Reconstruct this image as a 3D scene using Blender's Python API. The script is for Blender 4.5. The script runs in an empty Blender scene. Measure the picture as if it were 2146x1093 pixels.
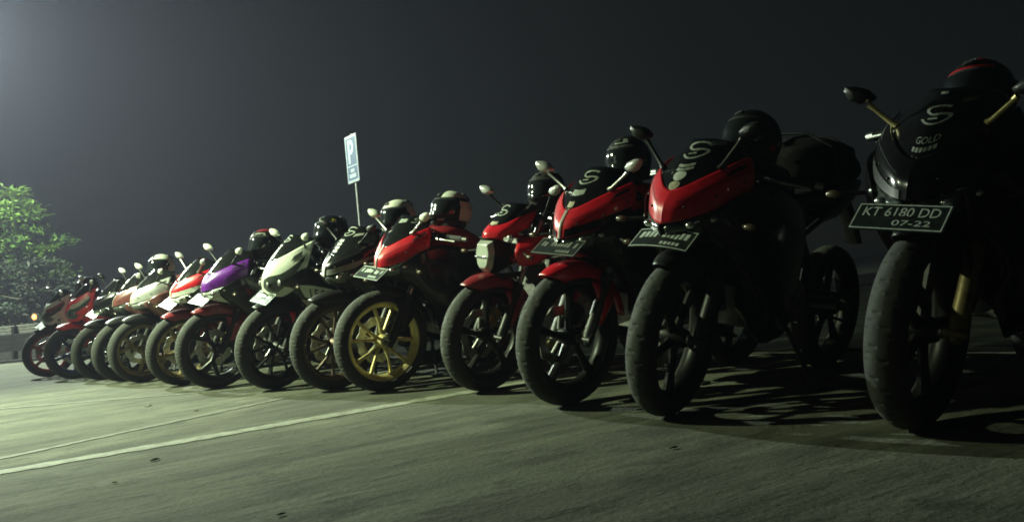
import bpy, bmesh, math, random
import numpy as np
from mathutils import Matrix, Vector

random.seed(7)
R = math.radians
SC = bpy.context.scene
COL = SC.collection

# ------------------------------------------------------------------ camera
cam_d = bpy.data.cameras.new("camera")
cam = bpy.data.objects.new("camera", cam_d)
COL.objects.link(cam)
cam_d.sensor_width = 36.0
cam_d.lens = 36.0 * 1700.0 / 2146.0
cam_d.clip_start = 0.05
cam_d.clip_end = 2000
cam.matrix_world = (Matrix.Translation((0, 0, 0.5294)) @ Matrix.Rotation(R(90 + 1.894), 4, 'X')
                    @ Matrix.Rotation(R(-5.545), 4, 'Z'))
SC.camera = cam

# ------------------------------------------------------------------ world (night sky) and weak fill
SUN_AZ = R(198)          # compass bearing in the xy plane the faint fill comes from
SUN_EL = R(17)
world = bpy.data.worlds.new("World")
SC.world = world
world.use_nodes = True
wn = world.node_tree
wn.nodes.clear()
wo = wn.nodes.new("ShaderNodeOutputWorld")
sky = wn.nodes.new("ShaderNodeTexSky")
sky.sky_type = 'NISHITA'
sky.sun_disc = False
sky.sun_elevation = SUN_EL
sky.sun_rotation = math.pi / 2 - SUN_AZ
bg1 = wn.nodes.new("ShaderNodeBackground")
bg1.inputs[1].default_value = 0.0004
bg2 = wn.nodes.new("ShaderNodeBackground")
bg2.inputs[0].default_value = (0.0014, 0.0022, 0.0012, 1)
bg2.inputs[1].default_value = 1.0
addn = wn.nodes.new("ShaderNodeAddShader")
wn.links.new(sky.outputs[0], bg1.inputs[0])
wn.links.new(bg1.outputs[0], addn.inputs[0])
wn.links.new(bg2.outputs[0], addn.inputs[1])
wn.links.new(addn.outputs[0], wo.inputs[0])

sun_d = bpy.data.lights.new("sun", 'SUN')
sun_d.energy = 0.05
sun_d.angle = R(16)
sun_d.color = (0.87, 1.0, 0.74)
sun = bpy.data.objects.new("sun", sun_d)
COL.objects.link(sun)
sd = Vector((math.cos(SUN_AZ) * math.cos(SUN_EL), math.sin(SUN_AZ) * math.cos(SUN_EL), math.sin(SUN_EL)))
sun.rotation_euler = sd.to_track_quat('Z', 'Y').to_euler()

SC.view_settings.view_transform = 'Standard'
SC.view_settings.look = 'None'
SC.view_settings.exposure = 0.0
SC.view_settings.gamma = 1.0
SC.cycles.use_denoising = True
SC.cycles.pixel_filter_type = 'GAUSSIAN'
SC.cycles.filter_width = 2.0
SC.cycles.max_bounces = 6
SC.cycles.volume_bounces = 0
SC.cycles.sample_clamp_indirect = 4.0

LAMP = Vector((-12.07, 16.0, 7.3))  # unseen lamp, assumed from the glow at upper left
LAMP_POWER = 14500
FILL_LAMP = Vector((-7.2, 4.6, 5.0))  # assumed second lamp out of view, added as fill for the noses
FILL_LAMP_POWER = 8300
HAZE_DENSITY = 0.0020

# ------------------------------------------------------------------ materials
MATS = {}


def mat(name, col, rough=0.5, metal=0.0, coat=0.0, var=0.12, scale=30.0, bump=0.0, spec=0.5, emit=0.0, col2=None, bscale=None):
    if name in MATS:
        return MATS[name]
    m = bpy.data.materials.new(name)
    m.use_nodes = True
    nt = m.node_tree
    b = nt.nodes["Principled BSDF"]
    tc = nt.nodes.new("ShaderNodeTexCoord")
    n = nt.nodes.new("ShaderNodeTexNoise")
    n.inputs["Scale"].default_value = scale
    n.inputs["Detail"].default_value = 5
    nt.links.new(tc.outputs["Object"], n.inputs["Vector"])
    mix = nt.nodes.new("ShaderNodeMix")
    mix.data_type = 'RGBA'
    c2 = col2 if col2 else tuple(max(0, c * (1 - 2.2 * var)) for c in col)
    mix.inputs[6].default_value = (*c2, 1)
    mix.inputs[7].default_value = (*col, 1)
    ramp = nt.nodes.new("ShaderNodeMapRange")
    ramp.inputs[1].default_value = 0.35
    ramp.inputs[2].default_value = 0.6
    nt.links.new(n.outputs["Fac"], ramp.inputs[0])
    nt.links.new(ramp.outputs[0], mix.inputs[0])
    nt.links.new(mix.outputs[2], b.inputs["Base Color"])
    rr = nt.nodes.new("ShaderNodeMapRange")
    rr.inputs[3].default_value = min(1, rough * 1.35 + 0.03)
    rr.inputs[4].default_value = max(0.02, rough * 0.85)
    nt.links.new(n.outputs["Fac"], rr.inputs[0])
    nt.links.new(rr.outputs[0], b.inputs["Roughness"])
    b.inputs["Metallic"].default_value = metal
    b.inputs["Coat Weight"].default_value = coat
    b.inputs["Coat Roughness"].default_value = 0.08
    b.inputs["Specular IOR Level"].default_value = spec
    if emit:
        b.inputs["Emission Color"].default_value = (*col, 1)
        b.inputs["Emission Strength"].default_value = emit
    if bump:
        bp = nt.nodes.new("ShaderNodeBump")
        bp.inputs["Strength"].default_value = bump
        bp.inputs["Distance"].default_value = 0.004
        if bscale:
            n2 = nt.nodes.new("ShaderNodeTexNoise")
            n2.inputs["Scale"].default_value = bscale
            nt.links.new(tc.outputs["Object"], n2.inputs["Vector"])
            nt.links.new(n2.outputs["Fac"], bp.inputs["Height"])
        else:
            nt.links.new(n.outputs["Fac"], bp.inputs["Height"])
        nt.links.new(bp.outputs[0], b.inputs["Normal"])
    MATS[name] = m
    return m


M_RED = mat("red paint", (0.62, 0.010, 0.024), 0.3, coat=0.5, var=0.08)
M_REDD = mat("dark red paint", (0.22, 0.012, 0.018), 0.35, coat=0.3, var=0.1)
M_BRN = mat("maroon paint", (0.16, 0.05, 0.045), 0.3, coat=0.5, var=0.1)
M_WHITE = mat("white paint", (0.72, 0.76, 0.66), 0.3, coat=0.5, var=0.04)
M_SILVER = mat("silver paint", (0.55, 0.57, 0.55), 0.28, 0.3, coat=0.5, var=0.06)
M_GREY = mat("grey paint", (0.23, 0.24, 0.22), 0.35, coat=0.3, var=0.1)
M_TAUPE = mat("taupe graphic", (0.36, 0.31, 0.27), 0.4, coat=0.3, var=0.15)
M_PURPLE = mat("purple paint", (0.16, 0.022, 0.32), 0.25, coat=0.7, var=0.08)
M_BLACK = mat("gloss black paint", (0.008, 0.008, 0.009), 0.16, coat=0.2, var=0.1, spec=0.3)
M_SATIN = mat("satin black plastic", (0.012, 0.012, 0.012), 0.4, var=0.2, spec=0.3)
M_MATT = mat("matt black plastic", (0.012, 0.012, 0.012), 0.75, var=0.25, bump=0.2)
M_RUBBER = mat("tyre rubber", (0.012, 0.012, 0.0115), 0.8, var=0.3, scale=18, bump=0.25, col2=(0.020, 0.020, 0.019))
M_SCREEN = mat("smoked screen", (0.010, 0.011, 0.012), 0.09, var=0.1, coat=0.3)
M_VISOR = mat("dark visor", (0.013, 0.016, 0.018), 0.07, coat=0.4, var=0.1)
M_LENS = mat("headlight lens", (0.06, 0.072, 0.064), 0.08, coat=0.8, var=0.2)
M_LENSL = mat("clear headlight lens", (0.50, 0.54, 0.47), 0.2, 0.15, coat=0.8, var=0.15, scale=12)
M_REFL = mat("reflector chrome", (0.75, 0.78, 0.75), 0.15, 0.9, var=0.1)
M_CHROME = mat("chrome", (0.7, 0.72, 0.7), 0.16, 1.0, var=0.06)
M_STEEL = mat("brushed steel", (0.45, 0.45, 0.43), 0.35, 1.0, var=0.15)
M_ALU = mat("cast alloy grey", (0.22, 0.22, 0.21), 0.45, 0.7, var=0.2)
M_DARKM = mat("dark metal", (0.05, 0.05, 0.05), 0.45, 0.6, var=0.2)
M_GOLD = mat("gold alloy", (0.64, 0.55, 0.25), 0.35, 0.55, var=0.12)
M_GOLDD = mat("dull gold alloy", (0.26, 0.20, 0.09), 0.42, 0.5, var=0.2)
M_BROWNR = mat("bronze alloy", (0.10, 0.065, 0.045), 0.45, 0.5, var=0.2)
M_REDR = mat("red alloy", (0.30, 0.05, 0.045), 0.45, 0.2, var=0.15)
M_BLUER = mat("blue alloy", (0.035, 0.035, 0.13), 0.4, 0.3, var=0.15)
M_BLKR = mat("black alloy", (0.008, 0.008, 0.008), 0.4, 0.3, var=0.2, spec=0.3)
M_PLATE = mat("plate black", (0.020, 0.026, 0.025), 0.3, coat=0.3, var=0.25, scale=40)
M_PLATEW = mat("plate white print", (0.62, 0.70, 0.64), 0.4, var=0.15, scale=80)
M_STICK = mat("sticker grey", (0.42, 0.46, 0.41), 0.4, var=0.2, scale=70)
M_STICKW = mat("sticker white", (0.66, 0.70, 0.63), 0.4, var=0.12, scale=70)
M_STICKY = mat("sticker cream", (0.55, 0.50, 0.36), 0.4, var=0.2, scale=70)
M_STICKO = mat("sticker olive", (0.20, 0.20, 0.10), 0.4, var=0.25, scale=70)
M_SEAT = mat("seat vinyl", (0.014, 0.014, 0.014), 0.6, var=0.2, scale=120, bump=0.3)
M_AMBER = mat("indicator lens", (0.085, 0.06, 0.038), 0.2, coat=0.6, var=0.1)
M_TAIL = mat("tail light red", (0.25, 0.01, 0.01), 0.2, coat=0.6)
M_MIRROR = mat("mirror glass", (0.55, 0.62, 0.6), 0.06, 1.0, var=0.03)
M_YELLOW = mat("yellow print", (0.75, 0.62, 0.05), 0.35, var=0.1)
M_BLUEGLINT = mat("painted blue highlight", (0.35, 0.62, 0.70), 0.3, coat=0.4, var=0.1)
M_PAD = mat("helmet lining", (0.03, 0.03, 0.032), 0.9, var=0.3)



def dusty_tread(m):
    nt = m.node_tree
    b = nt.nodes["Principled BSDF"]
    src = b.inputs["Base Color"].links[0].from_socket
    tc = [n for n in nt.nodes if n.type == 'TEX_COORD'][0]
    sx = nt.nodes.new("ShaderNodeSeparateXYZ")
    nt.links.new(tc.outputs["Object"], sx.inputs[0])
    cx = nt.nodes.new("ShaderNodeCombineXYZ")
    nt.links.new(sx.outputs[0], cx.inputs[0])
    nt.links.new(sx.outputs[2], cx.inputs[2])
    ln = nt.nodes.new("ShaderNodeVectorMath")
    ln.operation = 'LENGTH'
    nt.links.new(cx.outputs[0], ln.inputs[0])
    r = nt.nodes.new("ShaderNodeMapRange")
    r.inputs[1].default_value = 0.276
    r.inputs[2].default_value = 0.294
    nt.links.new(ln.outputs["Value"], r.inputs[0])
    x = nt.nodes.new("ShaderNodeMix")
    x.data_type = 'RGBA'
    x.inputs[7].default_value = (0.034, 0.036, 0.031, 1)
    nt.links.new(r.outputs[0], x.inputs[0])
    nt.links.new(src, x.inputs[6])
    nt.links.new(x.outputs[2], b.inputs["Base Color"])


dusty_tread(M_RUBBER)

# ------------------------------------------------------------------ mesh helpers


class MB:
    def __init__(self):
        self.v = []
        self.f = []

    def add(self, V, F, M=None):
        o = len(self.v)
        for p in V:
            p = Vector(p)
            self.v.append(tuple(M @ p) if M is not None else tuple(p))
        self.f += [tuple(i + o for i in q) for q in F]
        return self

    def box(self, c, s, rot=None, taper=1.0):
        x, y, z = (q / 2 for q in s)
        V = [(-x, -y, -z), (x, -y, -z), (x, y, -z), (-x, y, -z),
             (-x * taper, -y * taper, z), (x * taper, -y * taper, z), (x * taper, y * taper, z), (-x * taper, y * taper, z)]
        F = [(0, 3, 2, 1), (4, 5, 6, 7), (0, 1, 5, 4), (1, 2, 6, 5), (2, 3, 7, 6), (3, 0, 4, 7)]
        M = Matrix.Translation(c)
        if rot is not None:
            M = M @ rot
        return self.add(V, F, M)

    def tube(self, pts, rad, n=10, cap=True, flat=1.0):
        pts = [Vector(p) for p in pts]
        if not hasattr(rad, '__len__'):
            rad = [rad] * len(pts)
        o = len(self.v)
        up = Vector((0, 0, 1))
        prev = None
        for i, p in enumerate(pts):
            a = pts[max(0, i - 1)]
            b = pts[min(len(pts) - 1, i + 1)]
            t = (b - a).normalized()
            if prev is None:
                ref = up if abs(t.dot(up)) < 0.9 else Vector((1, 0, 0))
                u = t.cross(ref).normalized()
            else:
                u = (prev - t * prev.dot(t)).normalized()
            w = t.cross(u)
            prev = u
            for k in range(n):
                an = 2 * math.pi * k / n
                q = p + (u * math.cos(an) + w * math.sin(an) * flat) * rad[i]
                self.v.append(tuple(q))
        m = len(pts)
        for i in range(m - 1):
            for k in range(n):
                k2 = (k + 1) % n
                self.f.append((o + i * n + k, o + i * n + k2, o + (i + 1) * n + k2, o + (i + 1) * n + k))
        if cap:
            self.f.append(tuple(o + k for k in reversed(range(n))))
            self.f.append(tuple(o + (m - 1) * n + k for k in range(n)))
        return self

    def lathe(self, prof, n=48, M=None, closed=True, fn=None):
        """prof: list of (axial y, radius); axis is local y"""
        o = len(self.v)
        m = len(prof)
        for k in range(n):
            a = 2 * math.pi * k / n
            for j, (y, r) in enumerate(prof):
                if fn:
                    r = fn(k, j, r)
                p = Vector((r * math.cos(a), y, r * math.sin(a)))
                self.v.append(tuple(M @ p) if M is not None else tuple(p))
        for k in range(n):
            k2 = (k + 1) % n
            for j in range(m if closed else m - 1):
                j2 = (j + 1) % m
                self.f.append((o + k * m + j, o + k * m + j2, o + k2 * m + j2, o + k2 * m + j))
        return self

    def disc(self, y0, y1, r, n=24, M=None):
        self.lathe([(y0, 1e-4), (y0, r), (y1, r), (y1, 1e-4)], n, M, closed=False)
        return self

    def ellip(self, c, s, nu=16, nv=10, M=None):
        V = []
        F = []
        for j in range(nv + 1):
            t = math.pi * j / nv
            for i in range(nu):
                a = 2 * math.pi * i / nu
                V.append((c[0] + s[0] * math.sin(t) * math.cos(a), c[1] + s[1] * math.sin(t) * math.sin(a), c[2] + s[2] * math.cos(t)))
        for j in range(nv):
            for i in range(nu):
                i2 = (i + 1) % nu
                F.append((j * nu + i, (j + 1) * nu + i, (j + 1) * nu + i2, j * nu + i2))
        return self.add(V, F, M)

    def loft(self, secs, n=20):
        """secs: (x, zc, half width, half height up, half height down, exponent)"""
        o = len(self.v)
        for (x, zc, w, hu, hd, e) in secs:
            for k in range(n):
                a = 2 * math.pi * k / n
                c, s = math.cos(a), math.sin(a)
                y = w * math.copysign(abs(c) ** (2 / e), c)
                z = (hu if s >= 0 else hd) * math.copysign(abs(s) ** (2 / e), s)
                self.v.append((x, y, zc + z))
        m = len(secs)
        for i in range(m - 1):
            for k in range(n):
                k2 = (k + 1) % n
                self.f.append((o + i * n + k, o + i * n + k2, o + (i + 1) * n + k2, o + (i + 1) * n + k))
        self.f.append(tuple(o + k for k in reversed(range(n))))
        self.f.append(tuple(o + (m - 1) * n + k for k in range(n)))
        return self

    def mesh(self, name, m, sharp=38, recalc=True):
        me = bpy.data.meshes.new(name)
        me.from_pydata(self.v, [], self.f)
        bm = bmesh.new()
        bm.from_mesh(me)
        bmesh.ops.remove_doubles(bm, verts=bm.verts, dist=1e-5)
        if recalc:
            bmesh.ops.recalc_face_normals(bm, faces=bm.faces)
        bm.to_mesh(me)
        bm.free()
        me.materials.append(m)
        me.shade_smooth()
        me.set_sharp_from_angle(angle=R(sharp))
        return me

    def build(self, name, m, parent=None, sharp=38, bevel=0, solid=0, grow=-1):
        me = self.mesh(name, m, sharp, recalc=not solid)
        return link(name, me, parent, bevel, solid, grow)


def link(name, me, parent=None, bevel=0, solid=0, grow=-1):
    o = bpy.data.objects.new(name, me)
    COL.objects.link(o)
    if parent is not None:
        o.parent = parent
    if solid:
        s = o.modifiers.new("solid", 'SOLIDIFY')
        s.thickness = abs(solid)
        s.offset = grow
    if bevel:
        b = o.modifiers.new("bevel", 'BEVEL')
        b.width = bevel
        b.segments = 2
        b.limit_method = 'ANGLE'
    return o


CACHE = {}


def cached(key, maker, name, m, sharp=38):
    k = (key, m.name)
    if k not in CACHE:
        CACHE[k] = maker().mesh(name, m, sharp)
    return CACHE[k]


def tag(o, label=None, cat=None, group=None, kind=None):
    if label:
        o["label"] = label
    if cat:
        o["category"] = cat
    if group:
        o["group"] = group
    if kind:
        o["kind"] = kind
    return o


def empty(name, M):
    o = bpy.data.objects.new(name, None)
    COL.objects.link(o)
    o.empty_display_size = 0.1
    o.matrix_world = M
    return o


def crm(n, t):
    """Catmull-Rom weights over n control points at t in [0,1] -> list of (index, weight)"""
    s = t * (n - 1)
    i = min(int(s), n - 2)
    u = s - i
    w = [-.5 * u ** 3 + u * u - .5 * u, 1.5 * u ** 3 - 2.5 * u * u + 1, -1.5 * u ** 3 + 2 * u * u + .5 * u, .5 * u ** 3 - .5 * u * u]
    out = np.zeros(n)
    for k, wt in zip((i - 1, i, i + 1, i + 2), w):
        if k < 0:
            out[0] += 2 * wt
            out[1] -= wt
        elif k >= n:
            out[n - 1] += 2 * wt
            out[n - 2] -= wt
        else:
            out[k] += wt
    return out


class Surf:
    """smooth surface through a grid of points (rows x cols x 3)"""

    def __init__(self, grid):
        self.g = np.array(grid, float)

    def at(self, u, v):
        a = crm(self.g.shape[0], v)
        b = crm(self.g.shape[1], u)
        return np.einsum('i,ijk,j->k', a, self.g, b)

    def nrm(self, u, v):
        e = 0.01
        du = self.at(min(1, u + e), v) - self.at(max(0, u - e), v)
        dv = self.at(u, min(1, v + e)) - self.at(u, max(0, v - e))
        n = np.cross(du, dv)
        return n / (np.linalg.norm(n) + 1e-9)

    def mb(self, nu=20, nv=12, u0=0, u1=1, v0=0, v1=1, off=0.0):
        V = []
        F = []
        for j in range(nv + 1):
            for i in range(nu + 1):
                u = u0 + (u1 - u0) * i / nu
                v = v0 + (v1 - v0) * j / nv
                p = self.at(u, v)
                if off:
                    p = p + self.nrm(u, v) * off
                V.append(p)
        for j in range(nv):
            for i in range(nu):
                a = j * (nu + 1) + i
                F.append((a, a + 1, a + nu + 2, a + nu + 1))
        return MB().add(V, F)

    def decal(self, V2, F2, off=0.0025):
        V = []
        for (u, v) in V2:
            u = min(max(u, 0), 1)
            v = min(max(v, 0), 1)
            V.append(self.at(u, v) + self.nrm(u, v) * off)
        return MB().add(V, F2)


def sym(rows):
    """rows given for y>=0 from the centre outwards -> symmetric rows from -y to +y"""
    out = []
    for r in rows:
        left = [(x, -y, z) for (x, y, z) in reversed(r[1:])]
        out.append(left + list(r))
    return out


class SymSurf(Surf):
    """mirror-symmetric surface with a crisp ridge on the centre line; half rows run outwards from the centre"""

    def __init__(self, rows):
        super().__init__(rows)

    def at(self, u, v):
        p = Surf.at(self, abs(2 * u - 1), v).copy()
        if u < 0.5:
            p[1] = -p[1]
        return p

    def nrm(self, u, v):
        e = 0.01
        if u >= 0.5:
            u0, u1 = max(0.5, u - e), min(1, max(0.5, u - e) + 2 * e)
        else:
            u0, u1 = max(0, u - e), min(0.5, u + e)
        du = self.at(u1, v) - self.at(u0, v)
        dv = self.at(u, min(1, v + e)) - self.at(u, max(0, v - e))
        n = np.cross(du, dv)
        return n / (np.linalg.norm(n) + 1e-9)


def strip(pts, w):
    """flat ribbon along 2-D points; w width (or list)"""
    V = []
    F = []
    n = len(pts)
    for i, (x, y) in enumerate(pts):
        ax, ay = pts[max(0, i - 1)]
        bx, by = pts[min(n - 1, i + 1)]
        tx, ty = bx - ax, by - ay
        l = math.hypot(tx, ty) or 1
        ww = w[i] if hasattr(w, '__len__') else w
        nx, ny = -ty / l * ww / 2, tx / l * ww / 2
        V += [(x + nx, y + ny), (x - nx, y - ny)]
    for i in range(n - 1):
        F.append((2 * i, 2 * i + 1, 2 * i + 3, 2 * i + 2))
    return V, F


def quadpatch(lo, hi, nu=10, nv=5):
    """fill between two 2-D polylines (same param) -> V2,F2"""
    def samp(poly, t):
        s = t * (len(poly) - 1)
        i = min(int(s), len(poly) - 2)
        u = s - i
        return (poly[i][0] * (1 - u) + poly[i + 1][0] * u, poly[i][1] * (1 - u) + poly[i + 1][1] * u)
    V = []
    F = []
    for j in range(nv + 1):
        for i in range(nu + 1):
            a = samp(lo, i / nu)
            b = samp(hi, i / nu)
            t = j / nv
            V.append((a[0] * (1 - t) + b[0] * t, a[1] * (1 - t) + b[1] * t))
    for j in range(nv):
        for i in range(nu):
            a = j * (nu + 1) + i
            F.append((a, a + 1, a + nu + 2, a + nu + 1))
    return V, F


def merge2(*parts):
    V = []
    F = []
    for v, f in parts:
        o = len(V)
        V += list(v)
        F += [tuple(i + o for i in q) for q in f]
    return V, F


def text2d(s, size=1.0):
    cu = bpy.data.curves.new("lettering", 'FONT')
    cu.body = s
    cu.size = size
    cu.align_x = 'CENTER'
    cu.align_y = 'CENTER'
    cu.resolution_u = 3
    o = bpy.data.objects.new("lettering_source", cu)
    COL.objects.link(o)
    dg = bpy.context.evaluated_depsgraph_get()
    me = o.evaluated_get(dg).to_mesh()
    V = [(v.co.x, v.co.y) for v in me.vertices]
    F = [tuple(p.vertices) for p in me.polygons]
    o.evaluated_get(dg).to_mesh_clear()
    bpy.data.objects.remove(o)
    bpy.data.curves.remove(cu)
    xs = [v[0] for v in V]
    ys = [v[1] for v in V]
    cx, cy = (min(xs) + max(xs)) / 2, (min(ys) + max(ys)) / 2
    w, h = max(xs) - min(xs), max(ys) - min(ys)
    return [((x - cx) / w, (y - cy) / h) for x, y in V], F, w / h


def place2(V, cx, cy, w, h, sh=0.0):
    return [(cx + x * w + y * h * sh, cy + y * h) for x, y in V]


# ------------------------------------------------------------------ ground
def ground_material():
    m = bpy.data.materials.new("dusty asphalt")
    m.use_nodes = True
    nt = m.node_tree
    b = nt.nodes["Principled BSDF"]
    tc = nt.nodes.new("ShaderNodeTexCoord")
    mp = nt.nodes.new("ShaderNodeMapping")
    mp.inputs["Rotation"].default_value = (0, 0, R(-32))
    mp2 = nt.nodes.new("ShaderNodeMapping")
    mp2.inputs["Scale"].default_value = (0.26, 1.0, 1.0)
    nt.links.new(tc.outputs["Object"], mp.inputs[0])
    nt.links.new(mp.outputs[0], mp2.inputs[0])

    mp3 = nt.nodes.new("ShaderNodeMapping")
    mp3.inputs["Scale"].default_value = (0.5, 1.0, 1.0)
    nt.links.new(mp.outputs[0], mp3.inputs[0])

    def noise(vec, sc, det=6, rough=0.6, dist=0.0):
        n = nt.nodes.new("ShaderNodeTexNoise")
        n.inputs["Scale"].default_value = sc
        n.inputs["Detail"].default_value = det
        n.inputs["Roughness"].default_value = rough
        n.inputs["Distortion"].default_value = dist
        nt.links.new(vec, n.inputs["Vector"])
        return n.outputs["Fac"]

    def mrange(s, a, b_, c=0.0, d=1.0):
        r = nt.nodes.new("ShaderNodeMapRange")
        r.interpolation_type = 'SMOOTHSTEP'
        for i, q in zip((1, 2, 3, 4), (a, b_, c, d)):
            r.inputs[i].default_value = q
        nt.links.new(s, r.inputs[0])
        return r.outputs[0]

    def mix(f, A, B):
        x = nt.nodes.new("ShaderNodeMix")
        x.data_type = 'RGBA'
        nt.links.new(f, x.inputs[0])
        for i, c in ((6, A), (7, B)):
            if isinstance(c, tuple):
                x.inputs[i].default_value = (*c, 1)
            else:
                nt.links.new(c, x.inputs[i])
        return x.outputs[2]

    mp4 = nt.nodes.new("ShaderNodeMapping")
    mp4.inputs["Scale"].default_value = (0.10, 1.0, 1.0)
    nt.links.new(mp.outputs[0], mp4.inputs[0])
    band = mrange(noise(mp4.outputs[0], 4.2, 3, 0.5, 0.35), 0.40, 0.60)
    streak = mrange(noise(mp2.outputs[0], 3.0, 5, 0.55, 0.6), 0.42, 0.62)
    streak2 = mrange(noise(mp2.outputs[0], 9.0, 4, 0.6, 0.3), 0.40, 0.66)
    patch = mrange(noise(mp.outputs[0], 1.3, 5, 0.6, 0.5), 0.38, 0.66)
    grain = mrange(noise(tc.outputs["Object"], 55, 4, 0.8), 0.32, 0.68)
    blot = mrange(noise(mp3.outputs[0], 7, 5, 0.7, 0.5), 0.49, 0.64)
    c = mix(streak, (0.0425, 0.0442, 0.0314), (0.1403, 0.1428, 0.1062))
    c = mix(streak2, c, mix(streak, (0.0808, 0.0824, 0.0603), (0.1148, 0.1173, 0.0875)))
    c = mix(patch, c, (0.0918, 0.0935, 0.0697))
    dk = mix(grain, (0.0425, 0.0442, 0.0314), (0.0680, 0.0697, 0.0501))
    c = mix(blot, c, dk)
    mb_ = nt.nodes.new("ShaderNodeMix")
    mb_.data_type = 'RGBA'
    mb_.blend_type = 'MULTIPLY'
    mb_.inputs[0].default_value = 0.5
    nt.links.new(c, mb_.inputs[6])
    nt.links.new(mix(band, (0.66, 0.66, 0.64), (1.12, 1.12, 1.10)), mb_.inputs[7])
    c = mb_.outputs[2]
    mul = nt.nodes.new("ShaderNodeMix")
    mul.data_type = 'RGBA'
    mul.blend_type = 'MULTIPLY'
    mul.inputs[0].default_value = 0.55
    nt.links.new(c, mul.inputs[6])
    g2 = mix(grain, (0.45, 0.45, 0.45), (1.0, 1.0, 1.0))
    nt.links.new(g2, mul.inputs[7])
    nt.links.new(mul.outputs[2], b.inputs["Base Color"])
    b.inputs["Roughness"].default_value = 0.88
    b.inputs["Specular IOR Level"].default_value = 0.25
    h1 = noise(tc.outputs["Object"], 55, 5, 0.7)
    bp = nt.nodes.new("ShaderNodeBump")
    bp.inputs["Strength"].default_value = 0.7
    bp.inputs["Distance"].default_value = 0.008
    nt.links.new(h1, bp.inputs["Height"])
    bp2 = nt.nodes.new("ShaderNodeBump")
    bp2.inputs["Strength"].default_value = 0.8
    bp2.inputs["Distance"].default_value = 0.02
    nt.links.new(noise(mp2.outputs[0], 7, 4, 0.6), bp2.inputs["Height"])
    nt.links.new(bp.outputs[0], bp2.inputs["Normal"])
    nt.links.new(bp2.outputs[0], b.inputs["Normal"])
    return m


gm = MB()
N = 40
ext = 150.0
gx = [math.copysign(abs(t) ** 3, t) * ext for t in np.linspace(-1, 1, N + 1)]
V = [(x, y + 4, 0.0) for y in gx for x in gx]
F = [(j * (N + 1) + i, j * (N + 1) + i + 1, (j + 1) * (N + 1) + i + 1, (j + 1) * (N + 1) + i) for j in range(N) for i in range(N)]
ground = gm.add(V, F).build("ground", ground_material())
tag(ground, "dusty streaked asphalt of the parking lot", kind="structure")


def paint_material(name, col, lo, hi):
    m = bpy.data.materials.new(name)
    m.use_nodes = True
    nt = m.node_tree
    b = nt.nodes["Principled BSDF"]
    tc = nt.nodes.new("ShaderNodeTexCoord")
    n = nt.nodes.new("ShaderNodeTexNoise")
    n.inputs["Scale"].default_value = 14
    n.inputs["Detail"].default_value = 8
    n.inputs["Roughness"].default_value = 0.7
    nt.links.new(tc.outputs["Object"], n.inputs["Vector"])
    r = nt.nodes.new("ShaderNodeMapRange")
    r.inputs[1].default_value = lo
    r.inputs[2].default_value = hi
    nt.links.new(n.outputs["Fac"], r.inputs[0])
    x = nt.nodes.new("ShaderNodeMix")
    x.data_type = 'RGBA'
    x.inputs[6].default_value = (0.094, 0.095, 0.071, 1)
    x.inputs[7].default_value = (*col, 1)
    nt.links.new(r.outputs[0], x.inputs[0])
    nt.links.new(x.outputs[2], b.inputs["Base Color"])
    b.inputs["Roughness"].default_value = 0.8
    return m


def ground_line(name, p0, p1, w, m, label, wob=0.010, z=0.003, n=150):
    p0 = Vector((*p0, z))
    p1 = Vector((*p1, z))
    d = (p1 - p0).normalized()
    s = Vector((-d.y, d.x, 0))
    mb = MB()
    V = []
    for i in range(n + 1):
        p = p0.lerp(p1, i / n)
        V += [p + s * (w / 2 + random.uniform(-wob, wob)), p - s * (w / 2 + random.uniform(-wob, wob))]
    F = [(2 * i, 2 * i + 1, 2 * i + 3, 2 * i + 2) for i in range(n)]
    o = mb.add(V, F).build(name, m)
    tag(o, label, kind="structure")
    return o


M_LINE = paint_material("worn white road paint", (0.205, 0.212, 0.168), 0.36, 0.56)
M_LINE2 = paint_material("faded road paint", (0.128, 0.131, 0.101), 0.46, 0.64)
ground_line("painted_line", (-4.63, 1.63), (1.0, 5.15), 0.12, M_LINE, "white bay line worn along its edges on the asphalt")
ground_line("faded_line", (-3.1, 2.40), (-1.45, 4.92), 0.055, M_LINE2, "thin faded bay line on the asphalt")
ground_line("seam_line", (-5.2, 6.32), (-1.9, 5.75), 0.05, M_LINE2, "faint pale seam across the asphalt")

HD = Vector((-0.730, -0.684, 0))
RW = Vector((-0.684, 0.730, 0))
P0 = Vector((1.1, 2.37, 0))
M_SHADE = mat("painted ground shade", (0.010, 0.011, 0.009), 0.95, var=0.3, scale=4, bump=0.4, bscale=60, spec=0.03)  # near-black sheet paints the unlit ground behind the row
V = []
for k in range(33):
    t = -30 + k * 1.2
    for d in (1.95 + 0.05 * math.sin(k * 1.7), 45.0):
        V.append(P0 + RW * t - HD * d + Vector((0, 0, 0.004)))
sheet = MB().add(V, [(2 * i, 2 * i + 1, 2 * i + 3, 2 * i + 2) for i in range(32)]).build("shade_sheet", M_SHADE)
tag(sheet, "shade painted as a dark lane behind the motorcycles", kind="structure")

# ------------------------------------------------------------------ motorcycle pieces
WR = 0.298   # wheel radius
AX = Vector((0, 0, WR))


def tyre_mb(w=0.112, rad=WR):
    prof = []
    hw = w / 2
    n = 14
    for i in range(n + 1):
        t = -1 + 2 * i / n
        ang = t * R(105)
        y = hw * math.sin(ang) / 1.0
        dr = hw * 0.86 * (1 - math.cos(ang))
        prof.append((y, rad - dr))
    prof.append((hw * 0.76, rad - 0.066))
    prof.append((-hw * 0.76, rad - 0.066))

    def fn(k, j, r):
        if 3 <= j <= 11:
            d = j - 7
            ph = (k + abs(d) * 3 + (5 if d > 0 else 0)) % 12
            if ph == 0 and d != 0:
                return r - 0.006
            if d in (-1, 1) and False:
                return r - 0.004
        return r
    return MB().lathe(prof, 240, closed=True, fn=fn)


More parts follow.
